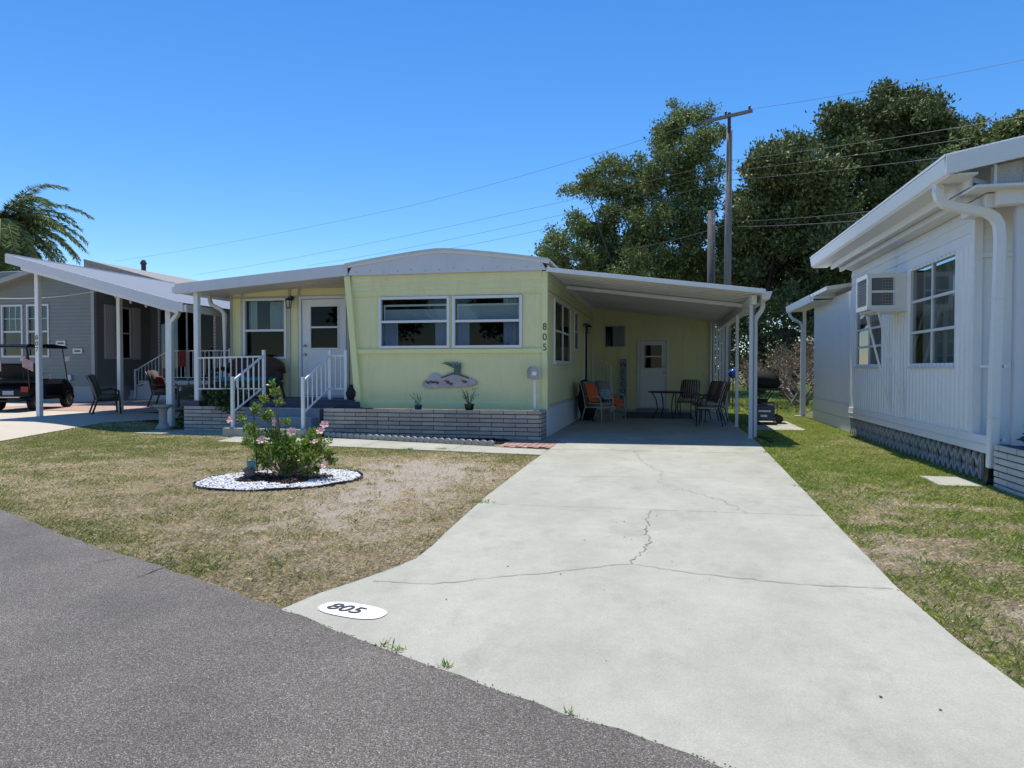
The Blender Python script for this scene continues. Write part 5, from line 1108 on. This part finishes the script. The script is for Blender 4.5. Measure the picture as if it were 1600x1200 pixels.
# bird bath
t = thing('bird_bath', 'cast stone pedestal bird bath at the edge of the lawn by house 807', 'bird bath', (-12.26, 15.4, .1))
BBX, BBY = -11.05, 13.95; t.location = (BBX, BBY, .03)
q = MB(); q.lathe([(.17, 0), (.17, .03), (.12, .08), (.095, .12), (.085, .15), (.085, .40), (.10, .43), (.12, .46)], (BBX, BBY, .03), 20); q.build('pedestal', STONEC, t, smooth=True)
q = MB(); q.lathe([(.10, .46), (.16, .48), (.21, .52), (.215, .545), (.19, .545), (.12, .51), (.02, .50)], (BBX, BBY, .03), 24); q.build('basin', STONEC, t, smooth=True)
t = thing('shrub', 'low dark green shrub between the bird bath and the short brick planter', 'shrub', (-10.8, 14.6, 0))
foliage_cloud('foliage', [(-10.85, 14.6, .22, .24), (-10.65, 14.7, .3, .26), (-11.0, 14.9, .28, .25), (-10.6, 14.4, .18, .2)], 1500, .06, IVY, t, rg, .5); q = MB(); q.tube([(-10.8, 14.6, 0), (-10.8, 14.65, .25)], .015, 6); q.build('stem', WOODP, t)

# ------------------------------------------------------------------ golf cart
def golf_cart():
    t = thing('golf_cart', 'black golf cart with black canopy and small flags parked at the left edge', 'golf cart', (0, 0, 0))
    # local: forward +Y, width X
    BP = mat('black_gloss_paint', (.008, .008, .010), .3, spec=.25); RUB = mat('rubber', (.015, .015, .015), .8)
    q = MB(); q.prism([(-1.15, .42), (-1.15, .62), (-1.0, .78), (-.35, .80), (-.30, .42)], 'yz', -.58, .58); q.build('rear_body', BP, t, bevel=.03, smooth=False)
    q = MB(); q.prism([(.55, .36), (.62, .75), (.80, .92), (1.10, .80), (1.30, .62), (1.34, .42), (1.2, .36)], 'yz', -.55, .55); q.build('front_cowl', BP, t, bevel=.04)
    q = MB(); q.box(-.57, .57, -.32, .62, .30, .38); q.build('floor_pan', BP, t, bevel=.01)
    q = MB(); q.box(-.56, .56, -.62, -.10, .80, .92); q.build('seat', CHAR, t, bevel=.03)
    q = MB(); q.obox((0, -.62, 1.15), (1.1, .12, .45), Matrix.Rotation(math.radians(12), 3, 'X')); q.build('backrest', CHAR, t, bevel=.04)
    q = MB(); q.box(-.55, .55, -1.10, -.70, .80, .90); q.build('rear_seat', CHAR, t, bevel=.03)
    q = MB(); q.box(-.50, .50, -1.62, -1.12, .28, .33); q.build('rear_footplate', BP, t); q = MB(); q.box(-.58, .58, -1.66, -1.62, .40, .43); q.build('bumper', CHROME, t)
    q = MB(); q.prism([(-1.35, 1.86), (-1.25, 1.92), (0, 1.96), (.75, 1.92), (.85, 1.87), (.85, 1.84), (-1.35, 1.83)], 'yz', -.62, .62); q.build('canopy', BP, t, bevel=.015)
    for s_ in (-1, 1):
        for (a, b_) in (((s_*.54, .95, .82), (s_*.52, .70, 1.86)), ((s_*.55, -.62, .85), (s_*.53, -.72, 1.86)), ((s_*.55, -1.1, .6), (s_*.53, -1.2, 1.85))): q = MB(); q.tube([a, b_], .02, 8); q.build('strut', BLACK, t)
        q = MB(); q.tube([(s_*.56, .78, 1.45), (s_*.68, .74, 1.50)], .01, 5); q.box(s_*.66-.07, s_*.66+.07, .70, .74, 1.46, 1.60); q.build('mirror', GREYW, t)
        q = MB(); q.tube([(s_*.57, -.6, .95), (s_*.6, -.45, 1.08), (s_*.6, -.15, 1.05), (s_*.57, -.1, .9)], .014, 6); q.build('arm_rail', CHROME, t)
        q = MB(); q.box(s_*.44-.10, s_*.44+.10, -1.165, -1.14, .55, .70); q.build('taillight', mat('red_lens', (.45, .01, .01), .2), t)
        q = MB(); q.sphere((s_*.40, 1.30, .60), .09, 10, 8, (1, .5, .8)); q.build('headlight', mat('lens_clear', (.5, .5, .5), .1), t)
        for yy in (-.80, .95):
            q = MB(); q.lathe([(.13, -.09), (.21, -.10), (.235, -.06), (.235, .06), (.21, .10), (.13, .09)], (s_*.50, yy, .235), 24, Matrix.Rotation(math.pi/2, 3, 'Y')); w_ = q.build('wheel', RUB, t, smooth=False)
            q = MB(); M_ = Matrix.Rotation(math.pi/2, 3, 'Y'); q.lathe([(.12, .06*s_), (.135, .09*s_), (.125, .095*s_), (.11, .07*s_)], (s_*.50, yy, .235), 20, M_)
            for k in range(5): a = k*2*math.pi/5; q.bar((s_*.585, yy, .235), (s_*.585, yy+.125*math.cos(a), .235+.125*math.sin(a)), .03, .015)
            q.build('rim', CHROME, w_)
            q = MB(); q.prism([(yy+.29*math.cos(a), .25+.29*math.sin(a)) for a in np.linspace(.1, math.pi-.1, 9)]+[(yy+.26*math.cos(a), .25+.26*math.sin(a)) for a in np.linspace(math.pi-.1, .1, 9)], 'yz', s_*.40, s_*.60); q.build('fender', BP, t)
    q = MB(); q.lathe([(.17, 0), (.185, .01), (.17, .02)], (-.28, .42, 1.05), 18, Matrix.Rotation(math.radians(-50), 3, 'X')); q.tube([(-.28, .45, 1.05), (-.28, .75, .8)], .02, 6); q.build('steering_wheel', BLACK, t)
    q = MB(); q.box(-.15, .15, -1.18, -1.16, .46, .58); q.build('licence_plate', GW, t)
    for x in (-.45, .42):
        q = MB(); q.tube([(x, -1.15, .9), (x, -1.22, 1.60)], .006, 5); fp = q.build('flag_pole', BLACK, t)
        q = MB(); k0 = len(q.v)
        for i in range(6): 
            for z in (0, .28): q.v.append((x+.06*i, -1.22-.02*math.sin(i*1.3), 1.56-z-.03*i))
        for i in range(5): q.f.append((2*i, 2*i+2, 2*i+3, 2*i+1))
        q.build('flag', FLAG, fp)
    return t
gc = golf_cart(); put(gc, (-17.65, 16.9, .235), math.radians(17), .94)

# ------------------------------------------------------------------ garden bed
bx, by = bedc; bed_a = math.radians(38)
def bedpt(t, k=1.0): 
    p = 1.0*k*math.cos(t); q = .80*k*math.sin(t); return (bx+p*math.cos(bed_a)-q*math.sin(bed_a), by+p*math.sin(bed_a)+q*math.cos(bed_a))
t = thing('bed_edging', 'black plastic edging ring round the oval white stone bed', 'garden edging', (bx, by, 0)); q = MB()
ring = [bedpt(a) for a in np.linspace(0, 2*math.pi, 61)]; k = len(q.v)
for i, p in enumerate(ring): q.v += [(p[0], p[1], -.02), (p[0], p[1], .032+.008*math.sin(i*.9)), ]
for i in range(60): q.f.append((2*i, 2*i+2, 2*i+3, 2*i+1))
q.tube([(p[0], p[1], .032+.008*math.sin(i*.9)) for i, p in enumerate(ring)], .007, 6, False); q.build('strip', BLACK, t)
mb = MB(); mb.prism([bedpt(a, .985) for a in np.linspace(0, 2*math.pi, 48, endpoint=False)], 'xy', -.02, .016); struct(mb.build('bed_soil', MUL))
rr = random.Random(77); stones = MB()
def mulchzone(x, y): u = (x-(bx-.02))/.55; v = (y-(by+.08))/.46; return u*u+v*v < 1+.35*math.sin(5*math.atan2(v, u))
P = []
for i in range(5200):
    a = rr.uniform(0, 6.283); k = math.sqrt(rr.random())*.97; x, y = bedpt(a, k)
    if mulchzone(x, y) and rr.random() > .03: continue
    s_ = rr.uniform(.011, .024); c = (x, y, .02+rr.uniform(0, .018)); M_ = Matrix.Rotation(rr.uniform(0, 3), 3, 'Z')@Matrix.Rotation(rr.uniform(-.7, .7), 3, 'X')
    vs = [(s_*rr.uniform(.8, 1.3), 0, 0), (-s_*rr.uniform(.8, 1.3), 0, 0), (0, s_*.8, 0), (0, -s_*.8, 0), (s_*.2, 0, s_*.65), (0, .1*s_, -s_*.6)]
    stones.add([Vector(c)+M_@Vector(v) for v in vs], [(0, 2, 4), (2, 1, 4), (1, 3, 4), (3, 0, 4), (2, 0, 5), (1, 2, 5), (3, 1, 5), (0, 3, 5)])
struct(stones.build('white_stones', mat('white_pebble', (.74, .73, .71), .7, island=.18)), 'stuff')
mb = MB()
for i in range(2600):
    x = bx+rr.uniform(-.75, .75); y = by+.08+rr.uniform(-.65, .65)
    if not mulchzone(x, y): continue
    mb.obox((x, y, .03+rr.uniform(0, .03)), (rr.uniform(.015, .05), .012, .006), Matrix.Rotation(rr.uniform(0, 3.1), 3, 'Z')@Matrix.Rotation(rr.uniform(-.7, .7), 3, 'X'))
struct(mb.build('bed_mulch', mat('red_brown_mulch', (.06, .03, .025), .95, island=.5)), 'stuff')
# hibiscus
hb = thing('hibiscus_bush', 'hibiscus bush with pink flowers growing in the oval white stone bed', 'flowering bush', (bx, by+.1, .02))
rg = np.random.default_rng(31); hx, hy = bx, by+.08; hp = at(440, 735, Z=0)
def hpt(u, v, dy=0): return at(u, v, Y=hy+dy)
HB = [(425, 600, .0, .035), (412, 625, .02, .05), (400, 640, .05, .06), (430, 612, -.05, .05), (418, 650, .0, .08), (392, 672, -.08, .09), (378, 655, -.05, .045), (405, 690, -.1, .12), (430, 680, 0, .10), (450, 690, .1, .11), (432, 705, -.12, .14), (460, 712, .05, .15), (478, 695, .0, .11), (492, 680, .1, .09), (500, 700, .05, .10), (485, 718, -.1, .12), (512, 712, 0, .07), (405, 712, .05, .10), (415, 725, 0, .08), (450, 735, .0, .08), (478, 738, 0, .05), (436, 628, .06, .045), (446, 660, .0, .05), (385, 690, .05, .05), (514, 690, .0, .03), (492, 735, 0, .05), (520, 722, 0, .05)]
q = MB(); base = Vector((hx, hy, .02))
rr = random.Random(5)
for (u, v, dy, r) in HB:
    e = hpt(u, v, dy); m_ = base.lerp(e, .5)+Vector((rr.uniform(-.05, .05), rr.uniform(-.05, .05), -.03)); b0 = base+Vector((rr.uniform(-.05, .05), rr.uniform(-.05, .05), 0))
    q.tube([b0, b0.lerp(m_, .5), m_, e], [.012, .009, .006, .003], 5)
q.tube([base, base+Vector((0, 0, .22))], [.035, .028], 8); q.build('stem', mat('bush_stem', (.20, .15, .10), .85), hb)
LEAF = mat('hibiscus_leaf', (.20, .30, .05), .34, island=.5, trans=.35)
foliage_cloud('foliage', [(*hpt(u, v, dy), r) for u, v, dy, r in HB], 5400, .043, LEAF, hb, rg, .62, .15, .5)
q = MB(); q.tube([tuple(hpt(402, 735, -.05)), tuple(hpt(396, 640, -.05))], .007, 6); q.build('support_stake', BLACK, hb)
PINK = mat('pink_petal', (.90, .56, .53), .5, trans=.35, island=.12)
fl0 = None
for (u, v, dy) in ((361, 656, -.06), (430, 660, -.05), (456, 675, -.1), (507, 664, -.05), (501, 674, -.12), (493, 690, -.1), (409, 688, -.16), (508, 727, -.1), (490, 725, -.1)):
    if fl0 is None:
        f = MB()
        for k in range(5):
            a = k*2*math.pi/5; ca, sa = math.cos(a), math.sin(a)
            def pp(r_, w_, h_): return (r_*ca-w_*sa, r_*sa+w_*ca, h_)
            f.add([pp(.004, 0, 0), pp(.028, -.020, .018), pp(.050, -.022, .020), pp(.058, 0, .014), pp(.050, .022, .022), pp(.028, .020, .018)], [(0, 1, 2, 3), (0, 3, 4, 5)])
        f.tube([(0, 0, 0), (0, 0, .045)], .004, 5); fl0 = f.build('flower', PINK, hb); fo = fl0
    else: fo = fl0.copy(); C.objects.link(fo); fo.parent = hb
    fo.location = hpt(u, v, dy-.05)-Vector(hb.location); fo.rotation_euler = (rg.uniform(.6, 1.5), rg.uniform(-.5, .5), rg.uniform(-.6, .6)); s_ = rg.uniform(.7, 1.05); fo.scale = (s_, s_, s_)
fl0.data.transform(Matrix.Translation(-Vector((0, 0, 0))+Vector(hb.location)))
# pots in the bed
pp_ = at(462, 738, Z=.03); t = thing('clay_pot', 'whitewashed clay pot lying on its side under the hibiscus', 'flower pot', (pp_.x, pp_.y, .03)); M_ = Matrix.Rotation(math.radians(80), 3, 'X')
q = MB(); q.lathe([(.06, -.20), (.095, -.02), (.11, -.02), (.11, .02), (.095, .02), (.088, -.02), (.055, -.18)], (pp_.x, pp_.y, .135), 20, M_); q.build('body', TERRAP, t, smooth=True)
q = MB(); q.lathe([(.087, -.021), (.055, -.179)], (pp_.x, pp_.y, .135), 20, M_); q.build('inside', TERRA, t)
pp_ = at(390, 746, Z=.03); t = thing('clay_pot', 'small tilted grey clay pot left of the hibiscus stem', 'flower pot', (pp_.x, pp_.y, .03)); M_ = Matrix.Rotation(math.radians(-22), 3, 'Y')
q = MB(); q.lathe([(.045, 0), (.07, .10), (.078, .10), (.078, .13), (.065, .13), (.06, .09)], (pp_.x+.03, pp_.y, .035), 16, M_); q.build('body', mat('grey_clay', (.30, .22, .21), .8, var=.4, vscale=12), t)
pp_ = at(387, 738, Z=.03); t = thing('watering_can', 'small teal wire basket behind the tilted clay pot', 'basket', (pp_.x, pp_.y+.1, .03)); t.name = 'wire_basket'
TL = mat('teal_metal', (.03, .28, .30), .4); q = MB(); q.lathe([(.05, 0), (.07, .13), (.066, .13), (.045, .01)], (pp_.x, pp_.y+.1, .03), 14); q.build('body', TL, t)
q = MB(); q.tube([(pp_.x+.07*math.cos(a), pp_.y+.1, .16+.08*math.sin(a)) for a in np.linspace(0, math.pi, 9)], .005, 5); q.build('handle', TL, t)

# ------------------------------------------------------------------ poles and wires
t = thing('utility_pole', 'tall weathered wooden utility pole with a crossarm in front of the trees', 'utility pole', (2.15, 27, 0))
q = MB(); q.tube([(2.17, 27, 0), (2.19, 27, 5), (2.22, 27, 10.0)], [.145, .13, .105], 12); q.build('pole', WOODP, t, smooth=True)
ca0 = at(1102, 190, Y=27.4); ca1 = at(1175, 173, Y=26.4); q = MB(); q.bar(ca0, ca1, .12, .10); arm = q.build('crossarm', WOODP, t)
q = MB(); q.tube([(2.2, 26.9, 9.9), (2.2, 26.9, 10.6)], .06, 8); q.build('pole_top', BRONZE, t)
for k in (.05, .45, .95): p = ca0.lerp(ca1, k); q = MB(); q.lathe([(.02, 0), (.05, .04), (.03, .08), (.05, .12), (.02, .16)], p+Vector((0, 0, .05)), 8); q.build('insulator', BRONZE, arm)
t = thing('service_pole', 'shorter bare pole standing just left of the tall utility pole', 'utility pole', (1.6, 27.3, 0)); q = MB(); q.tube([(1.6, 27.3, 0), (1.6, 27.3, 7.2)], [.12, .11], 12); q.build('pole', mat('grey_pole', (.12, .11, .105), .8, var=.3), t, smooth=True)
q = MB(); q.tube([(1.74, 27.2, 0), (1.74, 27.2, 7.1)], .025, 6); q.build('conduit', WOODP, t)
WIRE = mat('wire_grey', (.05, .05, .055), .6)
def wire(label, pts, r=.011, sag=.5):
    q = MB(); P = []
    for a, b_ in zip(pts, pts[1:]):
        for i in range(17): t_ = i/16; v = a.lerp(b_, t_); v.z -= sag*4*t_*(1-t_)*(a-b_).length/60; P.append(v)
    Q = [P[0]]
    for p in P[1:]:
        if (p-Q[-1]).length > 1e-3: Q.append(p)
    o = q.tube(Q, r*.6, 5).build('overhead_wire', WIRE); tag(o, label, 'overhead wire', 'overhead power wires at the utility pole'); return o
lf = lambda u, v, Y: at(u, v, Y=Y)
wire('topmost overhead wire, passing the crossarm and running far to the left', [lf(180, 408, 60), lf(640, 322, 42), lf(1102, 188, 27.4)], .012, .3)
wire('overhead wire leaving the right end of the crossarm into open sky', [lf(1175, 170, 26.4), lf(1640, 85, 17)], .010, .4)
wire('overhead wire just under the crossarm, highest of three on the pole shaft', [lf(300, 430, 58), lf(820, 328, 36), lf(1133, 252, 27), lf(1600, 182, 19)], .012, .3)
wire('middle overhead wire of the three fixed to the pole shaft', [lf(480, 415, 50), lf(820, 349, 36), lf(1133, 268, 27), lf(1520, 215, 19)], .012, .3)
wire('lowest overhead wire of the three fixed to the pole shaft', [lf(640, 398, 45), lf(820, 365, 36), lf(1133, 282, 27), lf(1520, 240, 19)], .012, .3)
wire('thick low cable from the pole into the tree at the left', [lf(960, 392, 35), lf(1133, 352, 27)], .022, .8)
wire('low pale cable from the pole to the white house roof, upper of two', [lf(1140, 346, 27), lf(1400, 326, 17)], .014, .3)
wire('low pale cable from the pole to the white house roof, lower of two', [lf(1140, 354, 27), lf(1400, 340, 17)], .018, .3)

# ------------------------------------------------------------------ trees
OAK = mat('oak_leaf', (.23, .285, .10), .62, spec=.18, island=.55, var=.3, vscale=.35, trans=.12)
OAK2 = mat('dark_oak_leaf', (.17, .21, .08), .6, spec=.2, island=.55, var=.3, vscale=.3, trans=.08)
BARK = mat('bark', (.12, .095, .075), .9, var=.4, vscale=6, bump=.6, bscale=18)
def sprays(name, blobs, N, size, m, parent, rg):
    B_ = np.array(blobs); w = B_[:, 3]**2; ns = N//11; idx = rg.choice(len(B_), ns, p=w/w.sum())
    d = rg.normal(size=(ns, 3)); d /= np.linalg.norm(d, axis=1, keepdims=True); rad = B_[idx, 3:4]*rg.uniform(.25, 1.0, (ns, 1))**.5
    rad *= 1+.35*np.sin(d[:, :1]*6+idx[:, None])*np.cos(d[:, 2:3]*5+idx[:, None]*.7)
    c = B_[idx, :3]+d*rad; od = d+np.array([0, 0, .35]); k = 11
    P = np.repeat(c, k, 0)+rg.normal(0, 1, (ns*k, 3))*np.array([.20, .20, .13])*(size/.2); D = np.repeat(od, k, 0)+rg.normal(size=(ns*k, 3))*.8
    return leaves(name, P, D, rg.uniform(size*.55, size*1.35, len(P)), m, parent, .5, rg)
def tree(name, label, base, clumps, N, size, m, seed, group=None, Y=38, deep=2.5):
    """clumps: (u, v, r_px) surveyed crown clumps, each set at its own depth"""
    rg = np.random.default_rng(seed); rr = random.Random(seed); t = thing(name, label, 'tree', base, group)
    B = []; tops = []
    clumps = list(clumps)+[(u+rr.uniform(-1, 1)*r*1.0, v+rr.uniform(-1.15, .6)*r, r*rr.uniform(.25, .45)) for (u, v, r) in clumps for _ in range(2)]
    for (u, v, r) in clumps:
        d = Y+rr.uniform(-deep, deep); c = at(u, v, Y=d); R = r/F*d; tops.append(c)
        for k in range(9):
            a = rg.normal(size=3); a /= np.linalg.norm(a); s = R*rr.uniform(.28, .56); B.append((c.x+a[0]*R*.75, c.y+a[1]*R*.9, c.z+a[2]*R*.65, s))
    sprays('crown', B, N, size, m, t, rg)
    q = MB(); b0 = Vector(base); fork = b0+Vector((0, 0, 3.2)); q.tube([b0-Vector((0, 0, .2)), b0+Vector((.05, 0, 1.5)), fork], [.42, .32, .26], 10); trunk = q.build('trunk', BARK, t, smooth=True)
    for c in rr.sample(tops, min(len(tops), 6)):
        q = MB(); m1 = fork.lerp(c, .45)+Vector((rr.uniform(-.5, .5), rr.uniform(-.5, .5), .3)); q.tube([fork-Vector((0, 0, .3)), m1, c], [.12, .06, .015], 7); q.build('limb', BARK, t, smooth=True)
    return t
g_tr = 'trees standing behind the homes'
tree('oak_tree', 'loose spreading oak behind the carport, leftmost of the trees beyond the roofs', (-1.8, 40, 0), [(955, 258, 22), (985, 272, 24), (912, 288, 17), (940, 300, 24), (975, 315, 30), (1012, 300, 24), (902, 350, 20), (872, 385, 22), (925, 370, 34), (975, 375, 36), (1020, 355, 34), (900, 410, 30), (940, 420, 34), (990, 425, 36), (860, 405, 14), (848, 395, 9), (1030, 410, 30), (885, 300, 8), (870, 430, 26), (905, 440, 30), (960, 445, 30), (1010, 440, 32), (950, 350, 26)], 56000, .18, OAK, 11, g_tr, 40)
tree('oak_tree', 'tall narrow oak rising directly left of the utility pole', (1.0, 41, 0), [(1068, 185, 20), (1045, 198, 20), (1098, 190, 19), (1028, 222, 16), (1062, 225, 26), (1095, 230, 24), (1120, 215, 16), (1040, 262, 26), (1080, 268, 28), (1125, 262, 14), (1025, 290, 22), (1065, 305, 30), (1100, 310, 24), (1050, 345, 34), (1095, 350, 34), (1060, 395, 36), (1110, 395, 36), (1085, 430, 36), (1130, 430, 30), (1140, 370, 26)], 52000, .18, OAK, 12, g_tr, 41)
tree('oak_tree', 'dark dense tree immediately right of the utility pole', (4.6, 38, 0), [(1178, 262, 18), (1200, 250, 20), (1228, 240, 20), (1256, 232, 20), (1190, 300, 34), (1235, 290, 36), (1280, 280, 36), (1180, 350, 40), (1230, 350, 42), (1285, 345, 42), (1185, 405, 42), (1240, 410, 44), (1290, 405, 44), (1160, 340, 20), (1165, 420, 30), (1200, 455, 36), (1260, 460, 40)], 80000, .21, OAK2, 13, g_tr, 37)
tree('oak_tree', 'highest dark tree with jagged top behind the white house', (10.5, 40, 0), [(1300, 185, 16), (1296, 215, 22), (1335, 190, 20), (1330, 230, 30), (1385, 155, 20), (1365, 180, 22), (1418, 160, 18), (1450, 165, 18), (1400, 200, 32), (1445, 205, 32), (1375, 245, 36), (1425, 255, 36), (1330, 290, 40), (1390, 305, 42), (1450, 290, 36), (1340, 350, 42), (1400, 360, 42), (1320, 410, 40), (1480, 215, 24), (1500, 240, 24), (1475, 180, 9)], 90000, .21, OAK2, 14, g_tr, 40)
tree('oak_tree', 'lower leafy tree at the right edge above the white roof', (15.0, 38, 0), [(1515, 215, 16), (1535, 235, 22), (1560, 215, 16), (1588, 200, 16), (1600, 215, 22), (1570, 245, 26), (1620, 240, 30), (1500, 265, 26)], 22000, .20, OAK, 15, g_tr, 38)
HDG = [(u, v, r) for u in range(1120, 1340, 28) for v, r in ((480, 26), (515, 26), (550, 24), (578, 18))]
tree('hedge', 'dark green hedge closing the back yard beyond the bare shrub', (5.5, 34.6, 0), HDG, 30000, .16, OAK2, 16, None, 34.5, .7)
for o_ in [o for o in bpy.data.objects if o.name == 'hedge']: o_['category'] = 'hedge'
# fill of trees seen through the posts and carport gap
# twiggy bush
t = thing('bare_shrub', 'twiggy shrub with sparse brown leaves in the yard between the homes', 'shrub', (4.6, 27, 0)); rr = random.Random(9); q = MB(); tips = []
def branch(p, d, L, r, dep):
    e = p+d*L; mid = p+d*L*.5+Vector((rr.uniform(-1, 1), rr.uniform(-1, 1), rr.uniform(-1, 1)))*L*.08; q.tube([p, mid, e], [r, r*.85, r*.65], 5, False)
    if dep == 0: tips.append(e); return
    if dep <= 2: tips.append(e)
    for k in range(3 if dep > 1 else 3):
        nd = (d+Vector((rr.uniform(-1, 1), rr.uniform(-1, 1), rr.uniform(-.55, .75)))*.85).normalized(); branch(e, nd, L*rr.uniform(.6, .85), r*.62, dep-1)
for k in range(7):
    a = k*.9; branch(Vector((4.6+.05*k, 27, 0)), Vector((math.cos(a)*.9-.25, math.sin(a)*.8, .9)).normalized(), rr.uniform(.75, 1.1), .06, 5)
q.build('branches', mat('pale_bark', (.34, .28, .23), .85, var=.3), t)
rg = np.random.default_rng(7); P = np.repeat(np.array([list(x) for x in tips]), 2, 0); P = P+rg.normal(0, .06, P.shape); P = P[P[:, 2] > .3]
leaves('foliage', P, rg.normal(size=P.shape), rg.uniform(.05, .11, len(P)), mat('rust_leaf', (.22, .12, .05), .7, island=.5, col2=(.12, .13, .04), vscale=2), t, rng=rg)
q = MB(); q.bar((4.3, 26.7, 0), (4.75, 26.9, .75), .08); o = q.build('prop_board', WOODP, t)
# palm
t = thing('palm_tree', 'drooping date palm behind the roof of house 807', 'palm tree', (-29.5, 27, 0)); rg = np.random.default_rng(3); cp = Vector(at(0, 356, Y=27)); q = MB()
q.tube([(cp.x-.1, 27, 0), (cp.x, 27, 4), cp], [.30, .24, .22], 10); q.build('trunk', BARK, t)
P = []; D = []; sz = []; ribs = MB(); rr = random.Random(2)
for i in range(100):
    a = i*2.39996; el = rr.uniform(-.7, 1.15); L_ = rr.uniform(3.2, 4.3); d = Vector((math.cos(a)*math.cos(el), math.sin(a)*math.cos(el), math.sin(el))); pts_ = []; pos = cp.copy(); dv = d.copy()
    for k in range(15):
        pts_.append(pos.copy()); pos = pos+dv*(L_/14); dv = (dv+Vector((0, 0, -.125))).normalized()
    ribs.tube(pts_, [.03*(1-k/16) for k in range(15)], 5)
    for k in range(2, 15):
        tng = (pts_[k]-pts_[k-1]).normalized(); sd = tng.cross(Vector((0, 0, 1))).normalized()
        for j in range(12):
            f = rr.random(); p = pts_[k-1].lerp(pts_[k], f)
            for s_ in (-1, 1): P.append(list(p)); D.append(list(sd*s_*.8+tng*.55+Vector((0, 0, rr.uniform(-.75, .1))))); sz.append(rr.uniform(.45, .75)*(1-.5*k/15))
ribs.build('frond_ribs', mat('frond_rib', (.16, .17, .07), .6), t)
leaves('fronds', np.array(P), np.array(D), np.array(sz), mat('palm_leaf', (.17, .22, .08), .75, spec=.1, island=.5), t, wid=.10, rng=rg, fold=.03)

def plain_tree(label, x, y, h, r, seed):  # unseen trees, added so window and door glass has something to reflect
    rg = np.random.default_rng(seed); t = thing('reflection_tree', label, 'tree', (x, y, 0), 'unseen trees added behind the viewpoint for window reflections'); B = []
    for k in range(12): a = rg.normal(size=3); a /= np.linalg.norm(a); B.append((x+a[0]*r*.6, y+a[1]*r*.6, h+a[2]*r*.5, r*.5))
    foliage_cloud('crown', B, 5000, .4, OAK, t, rg, .6, .4, .1)
    q = MB(); q.tube([(x, y, 0), (x, y, h)], [.25, .15], 8); q.build('trunk', BARK, t)
for a_ in (('round shade tree behind the viewpoint, opposite the yellow home', -9, -17, 5.5, 3.2, 1), ('tall shade tree behind the viewpoint, opposite the driveway', -1.5, -19, 6.5, 3.0, 2), ('shade tree behind the viewpoint at the far left of the street', -18, -14, 5.5, 3.4, 3), ('shade tree behind the viewpoint opposite the white home', 8, -20, 5.5, 3.4, 4)): plain_tree(*a_)
